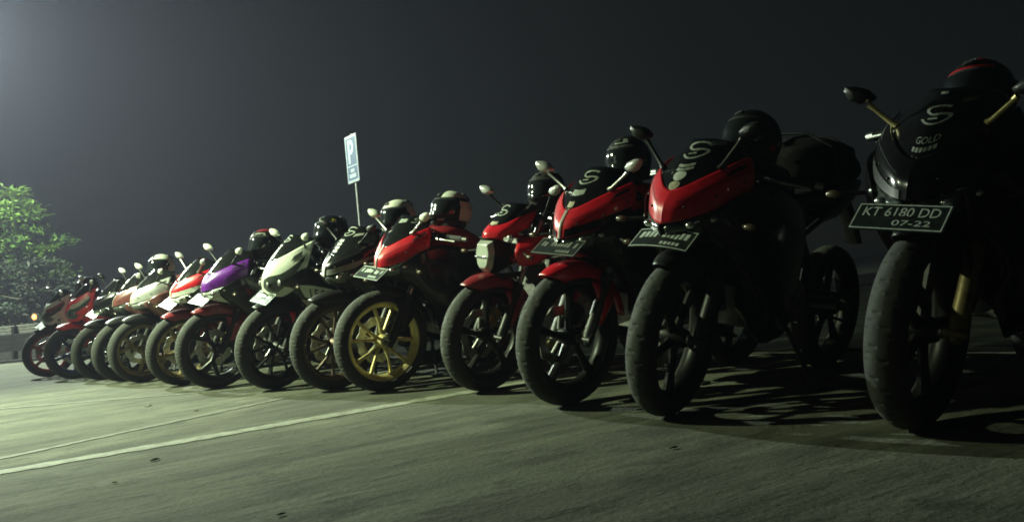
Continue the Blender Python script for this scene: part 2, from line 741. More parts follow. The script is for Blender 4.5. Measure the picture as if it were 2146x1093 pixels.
def rim_mb(style, w=0.078, rad=WR):
    mb = MB()
    ro = rad - 0.063
    hw = w / 2
    mb.lathe([(-hw, ro), (-hw, ro - 0.012), (-hw + 0.012, ro - 0.026), (-0.012, ro - 0.036), (0.012, ro - 0.036), (hw - 0.012, ro - 0.026),
              (hw, ro - 0.012), (hw, ro), (hw - 0.008, ro + 0.003), (-hw + 0.008, ro + 0.003)], 72)
    mb.lathe([(-0.05, 0.012), (-0.05, 0.032), (-0.02, 0.042), (0.02, 0.042), (0.05, 0.032), (0.05, 0.012)], 28)
    ri = ro - 0.03
    if style == 'ten':
        for k in range(5):
            for s in (-1, 1):
                a0 = 2 * math.pi * k / 5 + s * 0.16 + 0.3
                a1 = 2 * math.pi * k / 5 + s * 0.30 + 0.3
                mb.tube([(0.036 * math.cos(a0), 0, 0.036 * math.sin(a0)), (0.11 * math.cos(a0 * .5 + a1 * .5), 0.006, 0.11 * math.sin(a0 * .5 + a1 * .5)),
                         (ri * math.cos(a1), 0.004, ri * math.sin(a1))], [0.013, 0.0095, 0.0125], 8)
    elif style == 'six':
        for k in range(3):
            a = 2 * math.pi * k / 3 + 0.5
            for s in (-1, 1):
                mb.tube([(0.03 * math.cos(a), 0, 0.03 * math.sin(a)), (0.10 * math.cos(a + .06 * s), 0, 0.10 * math.sin(a + .06 * s)),
                         (ri * math.cos(a + .34 * s), 0, ri * math.sin(a + .34 * s))], [0.02, 0.015, 0.018], 8)
    else:
        for k in range(5):
            a = 2 * math.pi * k / 5 + 0.2
            mb.tube([(0.034 * math.cos(a), 0, 0.034 * math.sin(a)), (0.10 * math.cos(a + .05), 0, 0.10 * math.sin(a + .05)),
                     (ri * math.cos(a + .1), 0, ri * math.sin(a + .1))], [0.02, 0.015, 0.022], 8)
    return mb


def disc_mb(r=0.135):
    mb = MB()
    n = 60

    def fn(k, j, rr):
        return rr + (0.006 * math.cos(k / n * 2 * math.pi * 10) if rr > 0.11 else 0)
    mb.lathe([(-0.0022, 0.088), (-0.0022, r), (0.0022, r), (0.0022, 0.088)], n, fn=fn)
    for k in range(5):
        a = 2 * math.pi * k / 5
        mb.tube([(0.03 * math.cos(a), 0, 0.03 * math.sin(a)), (0.095 * math.cos(a + .3), 0, 0.095 * math.sin(a + .3))], 0.007, 6)
    return mb


RAKE = R(24.5)
FD = Vector((-math.sin(RAKE), 0, math.cos(RAKE)))   # up along the fork


def xf(mb, M):
    mb.v = [tuple(M @ Vector(p)) for p in mb.v]
    return mb


class Bike:
    def __init__(self, name, label, pos, yaw, lean, spec):
        self.s = spec
        M = Matrix.Translation((pos[0], pos[1], 0.001)) @ Matrix.Rotation(yaw, 4, 'Z') @ Matrix.Rotation(-lean, 4, 'X')
        self.M = M
        self.root = empty(name, M)
        tag(self.root, label, "motorcycle", "sport motorcycles parked in a row")
        st = R(spec.get('steer', 0))
        p = Vector((-0.02, 0, WR))
        self.S = Matrix.Translation(p) @ Matrix.Rotation(st, 4, FD) @ Matrix.Translation(-p)
        self.nx = spec.get('nx', 0.0)
        self.nz = spec.get('nz', 0.0)

    def bend(self, pt):
        x, y, z = pt
        t = min(max((x + 0.38) / 0.38, 0), 1)
        return (x + self.nx * t, y, z + self.nz * t)

    def B(self, rows):
        return [[self.bend(p) for p in r] for r in rows]

    def part(self, mb, name, m, parent=None, steer=False, **kw):
        if steer:
            xf(mb, self.S)
        return mb.build(name, m, parent or self.root, **kw)

    def world(self, p):
        return self.M @ Vector(p)

    # ---------------- wheels, fork
    def wheel(self, x, front):
        s = self.s
        st = s.get('rim', 'five') if front else s.get('rim', 'five')
        rm = s.get('rim_mat', M_BLKR)
        me = cached(('rim', st), lambda: rim_mb(st), "wheel", rm)
        o = link("front_wheel" if front else "rear_wheel", me, self.root)
        L = Matrix.Translation((x, 0, WR)) @ Matrix.Rotation(random.uniform(0, 6), 4, 'Y')
        if front:
            L = self.S @ L
        o.matrix_local = L
        ty = link("tyre", cached('tyre', tyre_mb, "tyre", M_RUBBER, 30), o)
        d = link("brake_disc", cached('disc', disc_mb, "brake_disc", s.get('disc_mat', M_STEEL)), o)
        d.location = (0, -0.056, 0)
        cap = MB().disc(0.05, 0.062, 0.020, 16).disc(-0.06, -0.05, 0.02, 16)
        cap.tube([(0, -0.07, 0), (0, 0.07, 0)], 0.009, 10)
        link("axle", CACHE.setdefault('axle', cap.mesh("axle", M_STEEL)), o)
        if 'stripe' in s and front:
            st_mb = MB()
            for sg in (-1, 1):
                st_mb.lathe([(sg * 0.0395, 0.218), (sg * 0.0395, 0.231), (sg * 0.0405, 0.231), (sg * 0.0405, 0.218)], 60)
            st_mb.build("rim_stripe", s['stripe'], o)

    def fork(self):
        s = self.s
        lo_m = s.get('fork_lo', M_SATIN)
        up_m = s.get('fork_up', M_STEEL)
        for sg in (-1, 1):
            y = sg * 0.094
            a = Vector((0.0, y, WR))
            base = a + Vector((-0.012, 0, 0.0))
            mb = MB()
            mb.tube([base - FD * 0.03, base + FD * 0.02, base + FD * 0.07, base + FD * 0.24, base + FD * 0.30], [0.018, 0.027, 0.026, 0.025, 0.028], 14)
            mb.tube([(0, y - 0.03, WR), (0, y + 0.03, WR)], 0.016, 12)
            leg = self.part(mb, "fork_leg", lo_m, steer=True)
            up = MB().tube([base + FD * 0.29, base + FD * 0.70], 0.0165, 12)
            self.part(up, "fork_tube", up_m, leg, steer=True)
        br = MB()
        c1 = Vector((-0.012, 0, WR)) + FD * 0.52
        c2 = Vector((-0.012, 0, WR)) + FD * 0.67
        rot = Matrix.Rotation(-RAKE, 4, 'Y')
        br.box(c1 + Vector((-.02, 0, 0)), (0.07, 0.25, 0.035), rot)
        br.box(c2 + Vector((-.02, 0, 0)), (0.07, 0.25, 0.03), rot)
        self.part(br, "triple_clamp", M_DARKM, steer=True, bevel=0.005)
        ca = MB()
        ca.box((-0.105, -0.075, WR + 0.075), (0.06, 0.05, 0.10), Matrix.Rotation(R(-40), 4, 'Y'))
        ca.tube([(-0.10, -0.10, WR + 0.09), (-0.10, -0.05, WR + 0.09)], 0.018, 12)
        ca.tube([(-0.07, -0.10, WR + 0.05), (-0.07, -0.05, WR + 0.05)], 0.018, 12)
        self.part(ca, "brake_caliper", s.get('caliper', M_DARKM), steer=True, bevel=0.004)
        ho = MB().tube([(-0.10, -0.10, WR + 0.10), (-0.12, -0.12, WR + 0.22), (-0.16, -0.10, WR + 0.38), (-0.22, -0.05, WR + 0.52)], 0.005, 6)
        self.part(ho, "brake_hose", M_MATT, steer=True)

    def fender(self):
        s = self.s
        m = s.get('fender', M_SATIN)
        rr = WR + 0.022
        rows = []
        a0, a1 = s.get('fend', (58, 168))
        nn = 9
        for (yy, dr, tr) in ((-0.078, -0.055, 0.10), (-0.066, -0.012, 0.03), (-0.035, 0.008, 0), (0, 0.012, 0), (0.035, 0.008, 0), (0.066, -0.012, 0.03), (0.078, -0.055, 0.10)):
            row = []
            for i in range(nn):
                t = i / (nn - 1)
                a = R(a0 + (a1 - a0) * (tr + (1 - 2 * tr) * t))
                taper = 1 - 0.35 * max(0, (0.25 - t) / 0.25) ** 2
                row.append((rr * math.cos(a) + dr * math.cos(a), yy * taper, WR + rr * math.sin(a) + dr * math.sin(a)))
            rows.append(row)
        f = self.part(Surf(rows).mb(28, 14), "front_fender", m, steer=True, solid=0.004, grow=1)
        for sg in (-1, 1):
            g = [[(-0.045, sg * 0.082, 0.545), (-0.12, sg * 0.088, 0.535), (-0.20, sg * 0.082, 0.50)],
                 [(-0.06, sg * 0.100, 0.48), (-0.115, sg * 0.122, 0.47), (-0.17, sg * 0.100, 0.45)],
                 [(-0.055, sg * 0.100, 0.42), (-0.095, sg * 0.122, 0.405), (-0.135, sg * 0.100, 0.40)],
                 [(-0.045, sg * 0.098, 0.375), (-0.07, sg * 0.114, 0.355), (-0.095, sg * 0.098, 0.36)]]
            self.part(Surf(g).mb(8, 10), "fender_stay", s.get('stay', m), f, steer=True, solid=0.004, grow=sg)

    # ---------------- bars and mirrors
    def bars(self):
        s = self.s
        high = s.get('bar_z', 0.0)
        for sg in (-1, 1):
            a = Vector((-0.012, sg * 0.094, WR)) + FD * 0.655
            a.z += high
            b = Vector((a.x - 0.02, sg * 0.16, a.z + 0.012))
            e = Vector((a.x - 0.085, sg * 0.325, a.z - 0.006))
            hb = self.part(MB().tube([a, b, b.lerp(e, 0.5), e], 0.011, 10), "handlebar", M_DARKM, steer=True)
            d = (e - b).normalized()
            g = MB().tube([b + d * 0.055, b + d * 0.06, e - d * 0.008, e - d * 0.004], [0.013, 0.0165, 0.016, 0.019], 12)
            self.part(g, "grip", M_MATT, hb, steer=True)
            ew = MB().tube([e, e + d * 0.03], [0.016, 0.014], 12)
            self.part(ew, "bar_end", s.get('barend', M_STEEL), hb, steer=True)
            l0 = b + d * 0.01 + Vector((0.035, 0, -0.004))
            l1 = l0 + d * 0.05 + Vector((0.03, 0, -0.004))
            l2 = e + Vector((0.055, 0, -0.012))
            lv = MB().tube([l0, l1, l1.lerp(l2, .5), l2], [0.009, 0.0075, 0.006, 0.0075], 8)
            self.part(lv, "lever", s.get('lever', M_STEEL), hb, steer=True)
            sw = MB().box(b + d * 0.03, (0.035, 0.04, 0.045))
            self.part(sw, "switch_box", M_SATIN, hb, steer=True, bevel=0.006)
            if sg < 0:
                rs = MB().tube([b + d * 0.02 + Vector((0.02, 0, 0.02)), b + d * 0.02 + Vector((0.025, 0, 0.055))], 0.024, 14)
                self.part(rs, "brake_reservoir", M_SATIN, hb, steer=True, bevel=0.003)

    def mirrors(self):
        s = self.s
        if s.get('mirror') is None and 'mirror' in s:
            return
        for i, sg in enumerate((-1, 1)):
            base, tip = s.get('mir', ((-0.11, 0.125, 0.935), (-0.10, 0.225, 1.005)))
            a = Vector(self.bend((base[0], sg * base[1], base[2])))
            t = Vector(self.bend((tip[0], sg * tip[1], tip[2])))
            ms = s.get('stem', M_SATIN)
            st = MB().tube([a, a.lerp(t, 0.15), a.lerp(t, 0.8), t], [0.014, 0.008, 0.007, 0.010], 10)
            stem = self.part(st, "mirror", ms)
            # housing: tapered shell facing backwards
            c = t + Vector((0.0, sg * 0.028, 0.028))
            rot = Matrix.Translation(c) @ Matrix.Rotation(sg * R(-14), 4, 'Z') @ Matrix.Rotation(sg * R(-20), 4, 'X')
            outl = [(-0.050, -0.026), (-0.032, 0.010), (0.002, 0.036), (0.040, 0.050), (0.050, 0.034), (0.040, -0.004), (0.008, -0.030), (-0.036, -0.036)]
            hm = MB()
            V = []
            for (xx, k) in ((-0.010, 1.0), (0.004, 0.98), (0.016, 0.76), (0.024, 0.40)):
                for (p, q) in outl:
                    V.append((xx, sg * p * k * .86, q * k * .86))
            F = []
            nn = len(outl)
            for j in range(3):
                for k in range(nn):
                    k2 = (k + 1) % nn
                    F.append((j * nn + k, j * nn + k2, (j + 1) * nn + k2, (j + 1) * nn + k))
            F.append(tuple(range(nn)))
            F.append(tuple(3 * nn + k for k in range(nn)))
            hm.add(V, F, rot)
            self.part(hm, "mirror_housing", s.get('mirror_mat', M_SATIN), stem, bevel=0.004, sharp=50)
            gl = MB().add([(-0.0115, sg * p * 0.78, q * 0.77) for (p, q) in outl], [tuple(range(nn))], rot)
            self.part(gl, "mirror_glass", M_MIRROR, stem)

    # ---------------- plate
    def plate(self):
        s = self.s
        c = Vector(s.get('plate_at', (0.10, 0, 0.675)))
        w, h = 0.25, 0.105
        up = Vector((-math.sin(R(s.get('plate_tilt', 53))), 0, math.cos(R(s.get('plate_tilt', 53)))))
        yaw = R(s.get('plate_yaw', 0))
        up = Matrix.Rotation(yaw, 3, 'Z') @ up
        lat = Matrix.Rotation(yaw, 3, 'Z') @ Vector((0, 1, 0))
        nor = lat.cross(up)

        curve = s.get('plate_curve', 0.0)

        def P(u, v, o=0.0):   # u across -1..1 (viewer's left to right), v 0..1
            return c + lat * (u * w / 2) + up * (v * h) + nor * (o - curve * u * u)
        V = []
        F = []
        nu = 8
        for o_ in (0, -0.003):
            for j in range(2):
                for i in range(nu + 1):
                    V.append(P(-1 + 2 * i / nu, j, o_))
        n1 = nu + 1
        for i in range(nu):
            F.append((i, i + 1, n1 + i + 1, n1 + i))
            F.append((2 * n1 + i, 3 * n1 + i, 3 * n1 + i + 1, 2 * n1 + i + 1))
            F.append((i, 2 * n1 + i, 2 * n1 + i + 1, i + 1))
            F.append((n1 + i, n1 + i + 1, 3 * n1 + i + 1, 3 * n1 + i))
        F += [(0, n1, 3 * n1, 2 * n1), (nu, 2 * n1 + nu, 3 * n1 + nu, n1 + nu)]
        pl = self.part(MB().add(V, F), "number_plate", M_PLATE)
        # white border line
        bd = MB()
        for (u0, v0, u1, v1) in ((-.97, .03, .97, .07), (-.97, .93, .97, .97), (-.97, .07, -.945, .93), (.945, .07, .97, .93)):
            k = 8
            Vb = [P(u0 + (u1 - u0) * i / k, vv, 0.0012) for i in range(k + 1) for vv in (v0, v1)]
            bd.add(Vb, [(2 * i, 2 * i + 2, 2 * i + 3, 2 * i + 1) for i in range(k)])
        self.part(bd, "plate_border", s.get('plate_white', M_PLATEW), pl)
        if 'plate_text' in s:
            l1, l2 = s['plate_text']
            v1, f1, _ = text2d(l1)
            v2, f2, _ = text2d(l2)
            tb = MB()
            tb.add([P(u, v, 0.0015) for u, v in place2(v1, 0.0, 0.68, 1.62, 0.34)], f1)
            tb.add([P(u, v, 0.0015) for u, v in place2(v2, 0.30, 0.28, 0.80, 0.20)], f2)
            self.part(tb, "plate_lettering", s.get('plate_white', M_PLATEW), pl)
        else:
            rnd = random.Random(hash(self.s['key']) % 1000)
            tb = MB()
            u = -0.80
            while u < 0.74:
                wd = rnd.uniform(0.07, 0.12)
                hh = rnd.uniform(0.24, 0.32)
                v = rnd.uniform(0.46, 0.52)
                tb.add([P(u, v, 0.0015), P(u + wd, v, 0.0015), P(u + wd + .02, v + hh, 0.0015), P(u + .02, v + hh, 0.0015)], [(0, 1, 2, 3)])
                u += wd + (0.05 if rnd.random() < 0.75 else 0.2)
            u = 0.05
            while u < 0.6:
                tb.add([P(u, 0.17, 0.0015), P(u + .08, 0.17, 0.0015), P(u + .09, 0.31, 0.0015), P(u + .01, 0.31, 0.0015)], [(0, 1, 2, 3)])
                u += 0.13
            self.part(tb, "plate_lettering", s.get('plate_white', M_PLATEW), pl)
        bk = MB().box(c + up * 0.06 - nor * 0.012 + Vector((-0.03, 0, 0.0)), (0.09, 0.05, 0.016))
        self.part(bk, "plate_bracket", M_SATIN, pl)

    # ---------------- fairings
    def nose_v(self):
        s = self.s
        m = s['paint']
        cow = self.B(([
            [(.06, 0, .725), (.04, .045, .735), (-.02, .11, .762), (-.09, .168, .795), (-.175, .208, .835)],
            [(.052, 0, .785), (.03, .05, .80), (-.03, .112, .838), (-.10, .166, .880), (-.190, .200, .918)],
            [(.01, 0, .845), (-.01, .045, .862), (-.06, .098, .90), (-.13, .145, .94), (-.215, .165, .972)]]))
        S = SymSurf(cow)
        c = self.part(S.mb(44, 14), "front_cowl", m, solid=0.005, sharp=20)
        if 'ridge' in s:
            rw = s.get('glint_w', .485)  # wide white stripes paint the lamplit facet beside the ridge
            v, f = quadpatch([(rw, 0.0), (rw, .5), (.47, .98)], [(.515, 0.0), (.515, .5), (.515, .98)], 14, 6)
            self.part(S.decal(v, f, 0.003), "ridge_stripe_glint", s['ridge'], c)
        for sg in (-1, 1):
            sv, sf_ = strip([(.5 + sg * (.10 + .39 * i / 12), .56 + .05 * math.sin(i / 3.0)) for i in range(13)], 0.016)
            self.part(S.decal(sv, sf_, 0.0012), "panel_gap", M_MATT, c)
            sv, sf_ = quadpatch([(.5 + sg * .34, .66), (.5 + sg * .46, .70)], [(.5 + sg * .37, .78), (.5 + sg * .46, .82)], 6, 3)
            self.part(S.decal(sv, sf_, 0.0015), "cowl_vent", M_MATT, c)
            for (a, b_) in ((.16, .34), (.31, .30), (.45, .36)):
                p = S.at(.5 + sg * a, b_) + S.nrm(.5 + sg * a, b_) * 0.002
                self.part(MB().ellip(tuple(p), (.005, .005, .005), 8, 5), "bolt", M_DARKM, c)
        if 'low_panel' in s:   # contrasting lower edge of the cowl
            for a, b in ((.56, .98), (.02, .44)):
                v, f = quadpatch([(a, .02), (b, .02)], [(a, .30), (b, .22)], 14, 4)
                self.part(S.decal(v, f, 0.003), "cowl_stripe", s['low_panel'], c)
        scr = self.B(sym([
            [(.008, 0, .842), (-.012, .043, .858), (-.062, .095, .896), (-.135, .138, .935), (-.21, .158, .965)],
            [(-.06, 0, .938), (-.08, .046, .948), (-.125, .086, .967), (-.18, .115, .980), (-.235, .132, .99)],
            [(-.15, 0, 1.035), (-.165, .042, 1.035), (-.20, .075, 1.03), (-.24, .10, 1.02), (-.27, .115, 1.01)]]))
        self.scr = Surf(scr)
        self.screen = self.part(self.scr.mb(32, 14), "windscreen", s.get('screen_mat', M_SCREEN), solid=0.003, sharp=60)
        # lamps below the cowl wings
        for sg in (-1, 1):
            g = self.B([[(.052, sg * .012, .722), (-.005, sg * .095, .752), (-.08, sg * .160, .787), (-.16, sg * .200, .824)],
                        [(.055, sg * .012, .705), (.005, sg * .09, .722), (-.075, sg * .158, .755), (-.16, sg * .205, .798)],
                        [(.035, sg * .012, .680), (-.01, sg * .085, .688), (-.08, sg * .15, .722), (-.16, sg * .202, .768)]])
            HS = Surf(g)
            hl = self.part(HS.mb(18, 8), "headlight", s.get('lens', M_LENS), solid=0.004, grow=sg)
            v, f = strip([(.05, .2), (.35, .35), (.7, .5)], [0.05, .10, .04])
            self.part(HS.decal(v, f, -0.002 if sg > 0 else 0.002), "light_bar", s.get('lightbar', M_REFL), hl)
            for (a, rr) in ((.32, .017), (.56, .015)):
                p = HS.at(a, .45)
                self.part(MB().ellip(tuple(p), (rr, rr * 1.15, rr * .8), 14, 8), "lamp_projector", M_REFL, hl)
            # chin
            g = self.B([[(.032, sg * .008, .679), (-.01, sg * .083, .687), (-.08, sg * .148, .721), (-.16, sg * .20, .767)],
                        [(-.02, sg * .008, .66), (-.05, sg * .07, .655), (-.10, sg * .13, .66), (-.18, sg * .185, .70)],
                        [(-.10, sg * .01, .64), (-.12, sg * .06, .635), (-.15, sg * .11, .63), (-.20, sg * .165, .64)]])
            self.part(Surf(g).mb(14, 8), "chin_panel", s.get('chin', M_SATIN), solid=0.004, grow=sg)

    def nose_b(self):
        """older rounded nose with two large lamps"""
        s = self.s
        m = s['paint']
        cow = self.B(([
            [(.045, 0, .672), (.025, .06, .652), (-.030, .120, .650), (-.085, .168, .700), (-.13, .196, .765)],
            [(.060, 0, .740), (.035, .06, .738), (-.030, .126, .748), (-.10, .174, .795), (-.155, .198, .848)],
            [(.035, 0, .815), (.01, .055, .820), (-.045, .114, .842), (-.12, .160, .890), (-.19, .180, .935)],
            [(-.01, 0, .880), (-.022, .042, .890), (-.07, .088, .925), (-.135, .128, .972), (-.225, .150, 1.02)]]))
        S = SymSurf(cow)
        c = self.part(S.mb(44, 20), "front_cowl", m, solid=0.005, sharp=20)
        for sg in (-1, 1):
            def U(a):
                return 0.5 + sg * a
            v, f = quadpatch([(U(.040), .16), (U(.10), .10), (U(.21), .12), (U(.31), .28), (U(.43), .58)],
                             [(U(.045), .42), (U(.11), .50), (U(.22), .53), (U(.33), .60), (U(.435), .68)], 24, 10)
            hl = self.part(S.decal(v, f, 0.004), "headlight", s.get('lens', M_LENS), c)
            for (a, b, rr) in ((.11, .28, .034), (.22, .32, .040)):
                p = S.at(U(a), b) + S.nrm(U(a), b) * 0.003
                q = MB().ellip(tuple(p), (rr * .25, rr * .6, rr * .6), 14, 8)
                self.part(q, "lamp_reflector", M_ALU, hl)
            if 'cut' in s:
                v, f = quadpatch([(U(.30), .74), (U(.40), .74)], [(U(.33), .84), (U(.41), .86)], 6, 3)
                self.part(S.decal(v, f, 0.003), "cowl_slot", M_MATT, c)
        if 'panel' in s:
            for sg in (-1, 1):
                v, f = quadpatch([(0.5 + sg * .12, .48), (0.5 + sg * .42, .66)], [(0.5 + sg * .12, .70), (0.5 + sg * .40, .80)], 12, 4)
                self.part(S.decal(v, f, 0.003), "cowl_stripe", s['panel'], c)
        scr = self.B(sym([
            [(-.008, 0, .878), (-.022, .04, .888), (-.07, .086, .922), (-.135, .124, .968), (-.21, .142, 1.008)],
            [(-.065, 0, .96), (-.08, .04, .967), (-.12, .078, .985), (-.17, .105, 1.005), (-.225, .12, 1.02)],
            [(-.15, 0, 1.05), (-.16, .038, 1.05), (-.19, .07, 1.045), (-.225, .09, 1.035), (-.26, .10, 1.03)]]))
        self.scr = Surf(scr)
        self.screen = self.part(self.scr.mb(32, 14), "windscreen", s.get('screen_mat', M_SCREEN), solid=0.003, sharp=60)
        g = self.B(sym([[(.04, 0, .670), (.02, .06, .658), (-.04, .115, .67), (-.10, .155, .73)],
                        [(-.06, 0, .64), (-.07, .06, .635), (-.11, .11, .64), (-.15, .15, .68)]]))
        self.part(Surf(g).mb(20, 6), "chin_panel", M_SATIN, solid=0.004)

    def nose_naked(self):
        s = self.s
        hx = [(-.055, .800), (.055, .800), (.072, .735), (.052, .655), (.030, .630), (-.030, .630), (-.052, .655), (-.072, .735)]
        mb = MB()
        nn = len(hx)
        V = []
        for (x, k) in ((-.12, .8), (-.03, 1.06), (.0, 1.0)):
            V += [(x, y * k, .72 + (z - .72) * k) for y, z in hx]
        F = []
        for j in range(2):
            for k in range(nn):
                k2 = (k + 1) % nn
                F.append((j * nn + k, j * nn + k2, (j + 1) * nn + k2, (j + 1) * nn + k))
        F.append(tuple(range(nn)))
        hl = self.part(mb.add(V, F), "headlight", M_SATIN, bevel=0.004)
        lens = MB()
        V = [(0.004, y * .97, .72 + (z - .72) * .97) for y, z in hx] + [(.034, y * .72, .72 + (z - .72) * .72) for y, z in hx]
        F = [(k, (k + 1) % nn, nn + (k + 1) % nn, nn + k) for k in range(nn)] + [tuple(nn + k for k in range(nn))]
        self.part(lens.add(V, F), "headlight_lens", M_LENSL, hl, bevel=0.003)
        bar = MB().box((.034, 0, .712), (.010, .115, .012))
        self.part(bar, "lamp_bar", M_REFL, hl, bevel=0.002)
        cow = sym([
            [(.015, 0, .812), (.0, .04, .812), (-.03, .075, .815), (-.10, .095, .83), (-.20, .10, .86)],
            [(.01, 0, .84), (-.01, .04, .842), (-.05, .078, .855), (-.12, .10, .88), (-.24, .105, .92)],
            [(-.03, 0, .875), (-.045, .035, .878), (-.08, .065, .89), (-.15, .085, .92), (-.27, .09, .955)]])
        self.part(Surf(cow).mb(32, 10), "front_cowl", s['paint'], solid=0.005)
        scr = sym([
            [(-.03, 0, .873), (-.045, .033, .876), (-.08, .062, .888), (-.15, .08, .918)],
            [(-.09, 0, .93), (-.10, .035, .932), (-.13, .06, .94), (-.19, .075, .955)],
            [(-.16, 0, .995), (-.165, .03, .995), (-.19, .055, .99), (-.23, .068, .985)]])
        self.scr = Surf(scr)
        self.screen = self.part(self.scr.mb(24, 10), "windscreen", M_SCREEN, solid=0.003)
        for sg in (-1, 1):     # tank shrouds
            g = [[(-.10, sg * .13, .80), (-.20, sg * .18, .83), (-.36, sg * .19, .86), (-.52, sg * .17, .86)],
                 [(-.06, sg * .155, .74), (-.18, sg * .215, .76), (-.34, sg * .215, .80), (-.50, sg * .18, .80)],
                 [(-.09, sg * .15, .67), (-.17, sg * .20, .68), (-.30, sg * .20, .73), (-.46, sg * .17, .75)]]
            self.part(Surf(g).mb(16, 10), "tank_shroud", s['paint'], solid=0.005, grow=sg)
        beak = sym([[(.06, 0, .60), (.03, .05, .60), (-.06, .09, .605), (-.16, .10, .61)],
                    [(.02, 0, .625), (.0, .045, .625), (-.07, .08, .63), (-.16, .09, .635)]])
        self.part(Surf(beak).mb(18, 4), "nose_beak", M_SATIN, solid=0.006)

    def sides(self):
        s = self.s
        for sg in (-1, 1):
            g = self.B([
                [(-.01, sg * .125, .745), (-.12, sg * .205, .835), (-.28, sg * .225, .865), (-.45, sg * .205, .84), (-.62, sg * .18, .79)],
                [(-.04, sg * .12, .69), (-.12, sg * .205, .735), (-.28, sg * .242, .72), (-.45, sg * .232, .67), (-.62, sg * .195, .63)],
                [(-.13, sg * .115, .61), (-.16, sg * .18, .60), (-.30, sg * .215, .54), (-.45, sg * .205, .47), (-.60, sg * .18, .45)],
                [(-.26, sg * .10, .50), (-.28, sg * .145, .46), (-.36, sg * .165, .38), (-.47, sg * .16, .31), (-.60, sg * .145, .28)],
                [(-.33, sg * .06, .38), (-.35, sg * .09, .34), (-.40, sg * .10, .27), (-.48, sg * .09, .23), (-.60, sg * .07, .215)]])
            S = Surf(g)
            sf = self.part(S.mb(26, 24), "side_fairing", s.get('side', M_BLACK), solid=0.005, grow=sg)
            o = 0.003 * sg * s.get('flip', 1)
            for dname, dm, lo, hi in s.get('side_decals', []):
                v, f = quadpatch(lo, hi, 16, 5)
                mb = S.decal(v, f, 0.0)
                n = [S.nrm(min(max(u, 0), 1), min(max(w, 0), 1)) for u, w in v]
                mb.v = [tuple(np.array(p) + q * (0.003 if q[1] * sg > 0 else -0.003)) for p, q in zip(mb.v, n)]
                self.part(mb, dname, dm, sf)
            if 'side_text' in s:
                tx, u, w, uw, wh, sh = s['side_text']
                v, f, _ = text2d(tx)
                uv = place2([(a if sg > 0 else -a, -b) for a, b in v], u, w, uw, wh, sh)
                mb = S.decal(uv, f, 0.0)
                n = [S.nrm(a, b) for a, b in uv]
                mb.v = [tuple(np.array(p) + q * (0.0045 if q[1] * sg > 0 else -0.0045)) for p, q in zip(mb.v, n)]
                self.part(mb, "side_lettering", s.get('side_text_mat', M_MATT), sf)

    def signals(self):
        s = self.s
        for sg in (-1, 1):
            a = Vector(self.bend((-.10, sg * .18, .735)))
            e = a + Vector((0.035, sg * 0.075, -0.01))
            st = self.part(MB().tube([a, e], 0.007, 8), "turn_signal", M_SATIN)
            le = MB().ellip(tuple(e + Vector((0.01, sg * .018, 0))), (0.014, 0.026, 0.013), 14, 8)
            self.part(le, "signal_lens", M_AMBER, st)

    # ---------------- rest of the machine
    def body(self):
        s = self.s
        tk = MB().loft([(-.26, .86, .07, .05, .05, 2.4), (-.32, .88, .135, .075, .09, 2.6), (-.42, .885, .165, .088, .11, 2.8),
                        (-.54, .875, .155, .085, .11, 2.8), (-.66, .85, .115, .060, .09, 2.5), (-.74, .83, .08, .035, .06, 2.3)], 28)
        t = self.part(tk, "fuel_tank", s.get('tank', s['paint']))
        cap = MB().lathe([(0, .001), (0, .036), (.008, .036), (.008, .001)], 20, Matrix.Translation((-.44, 0, .968)) @ Matrix.Rotation(R(90), 4, 'X') @ Matrix.Rotation(R(180), 4, 'X'), closed=False)
        self.part(cap, "fuel_cap", M_STEEL, t)
        st = MB().loft([(-.70, .80, .09, .035, .05, 2.6), (-.80, .805, .125, .035, .05, 3), (-.98, .815, .135, .04, .05, 3), (-1.06, .84, .12, .05, .05, 3),
                        (-1.22, .895, .105, .035, .05, 3), (-1.38, .92, .07, .025, .04, 2.6)], 24)
        self.part(st, "seat", M_SEAT)
        tl = MB().loft([(-.92, .74, .13, .03, .05, 2.6), (-1.1, .78, .135, .045, .06, 2.6), (-1.3, .845, .11, .04, .05, 2.6), (-1.48, .90, .06, .02, .035, 2.3)], 20)
        ta = self.part(tl, "tail_cowl", s.get('tail', s['paint']))
        lt = MB().box((-1.485, 0, .893), (.02, .09, .03), Matrix.Rotation(R(25), 4, 'Y'))
        self.part(lt, "tail_light", M_TAIL, ta, bevel=0.004)
        rf = MB().tube([(-1.36, 0, .85), (-1.52, 0, .70), (-1.58, 0, .60)], [.05, .04, .045], 10, flat=.3)
        self.part(rf, "rear_fender", M_SATIN)
        fr = MB()
        for sg in (-1, 1):
            fr.tube([(-.27, sg * .05, .88), (-.40, sg * .13, .80), (-.66, sg * .15, .66), (-.82, sg * .12, .52), (-.84, sg * .10, .38)], .022, 10)
            fr.tube([(-.74, sg * .12, .66), (-1.0, sg * .11, .75), (-1.35, sg * .06, .84)], .013, 8)
        self.part(fr, "frame", M_DARKM)
        en = MB()
        en.box((-.56, 0, .42), (.34, .26, .24))
        en.lathe([(-.16, .001), (-.16, .075), (-.12, .095), (.12, .095), (.16, .075), (.16, .001)], 24, Matrix.Translation((-.66, 0, .40)), closed=False)
        en.lathe([(-.15, .001), (-.15, .06), (-.12, .075), (.12, .075), (.15, .06), (.15, .001)], 24, Matrix.Translation((-.50, 0, .38)), closed=False)
        for i in range(6):
            en.box((-.46 + .012 * i, 0, .54 + .028 * i), (.17, .16, .012), Matrix.Rotation(R(12), 4, 'Y'))
        self.part(en, "engine", M_ALU, bevel=0.008)
        ra = MB().box((-.33, 0, .58), (.03, .24, .22), Matrix.Rotation(R(-12), 4, 'Y'))
        self.part(ra, "radiator", M_DARKM, bevel=0.004)
        sw = MB()
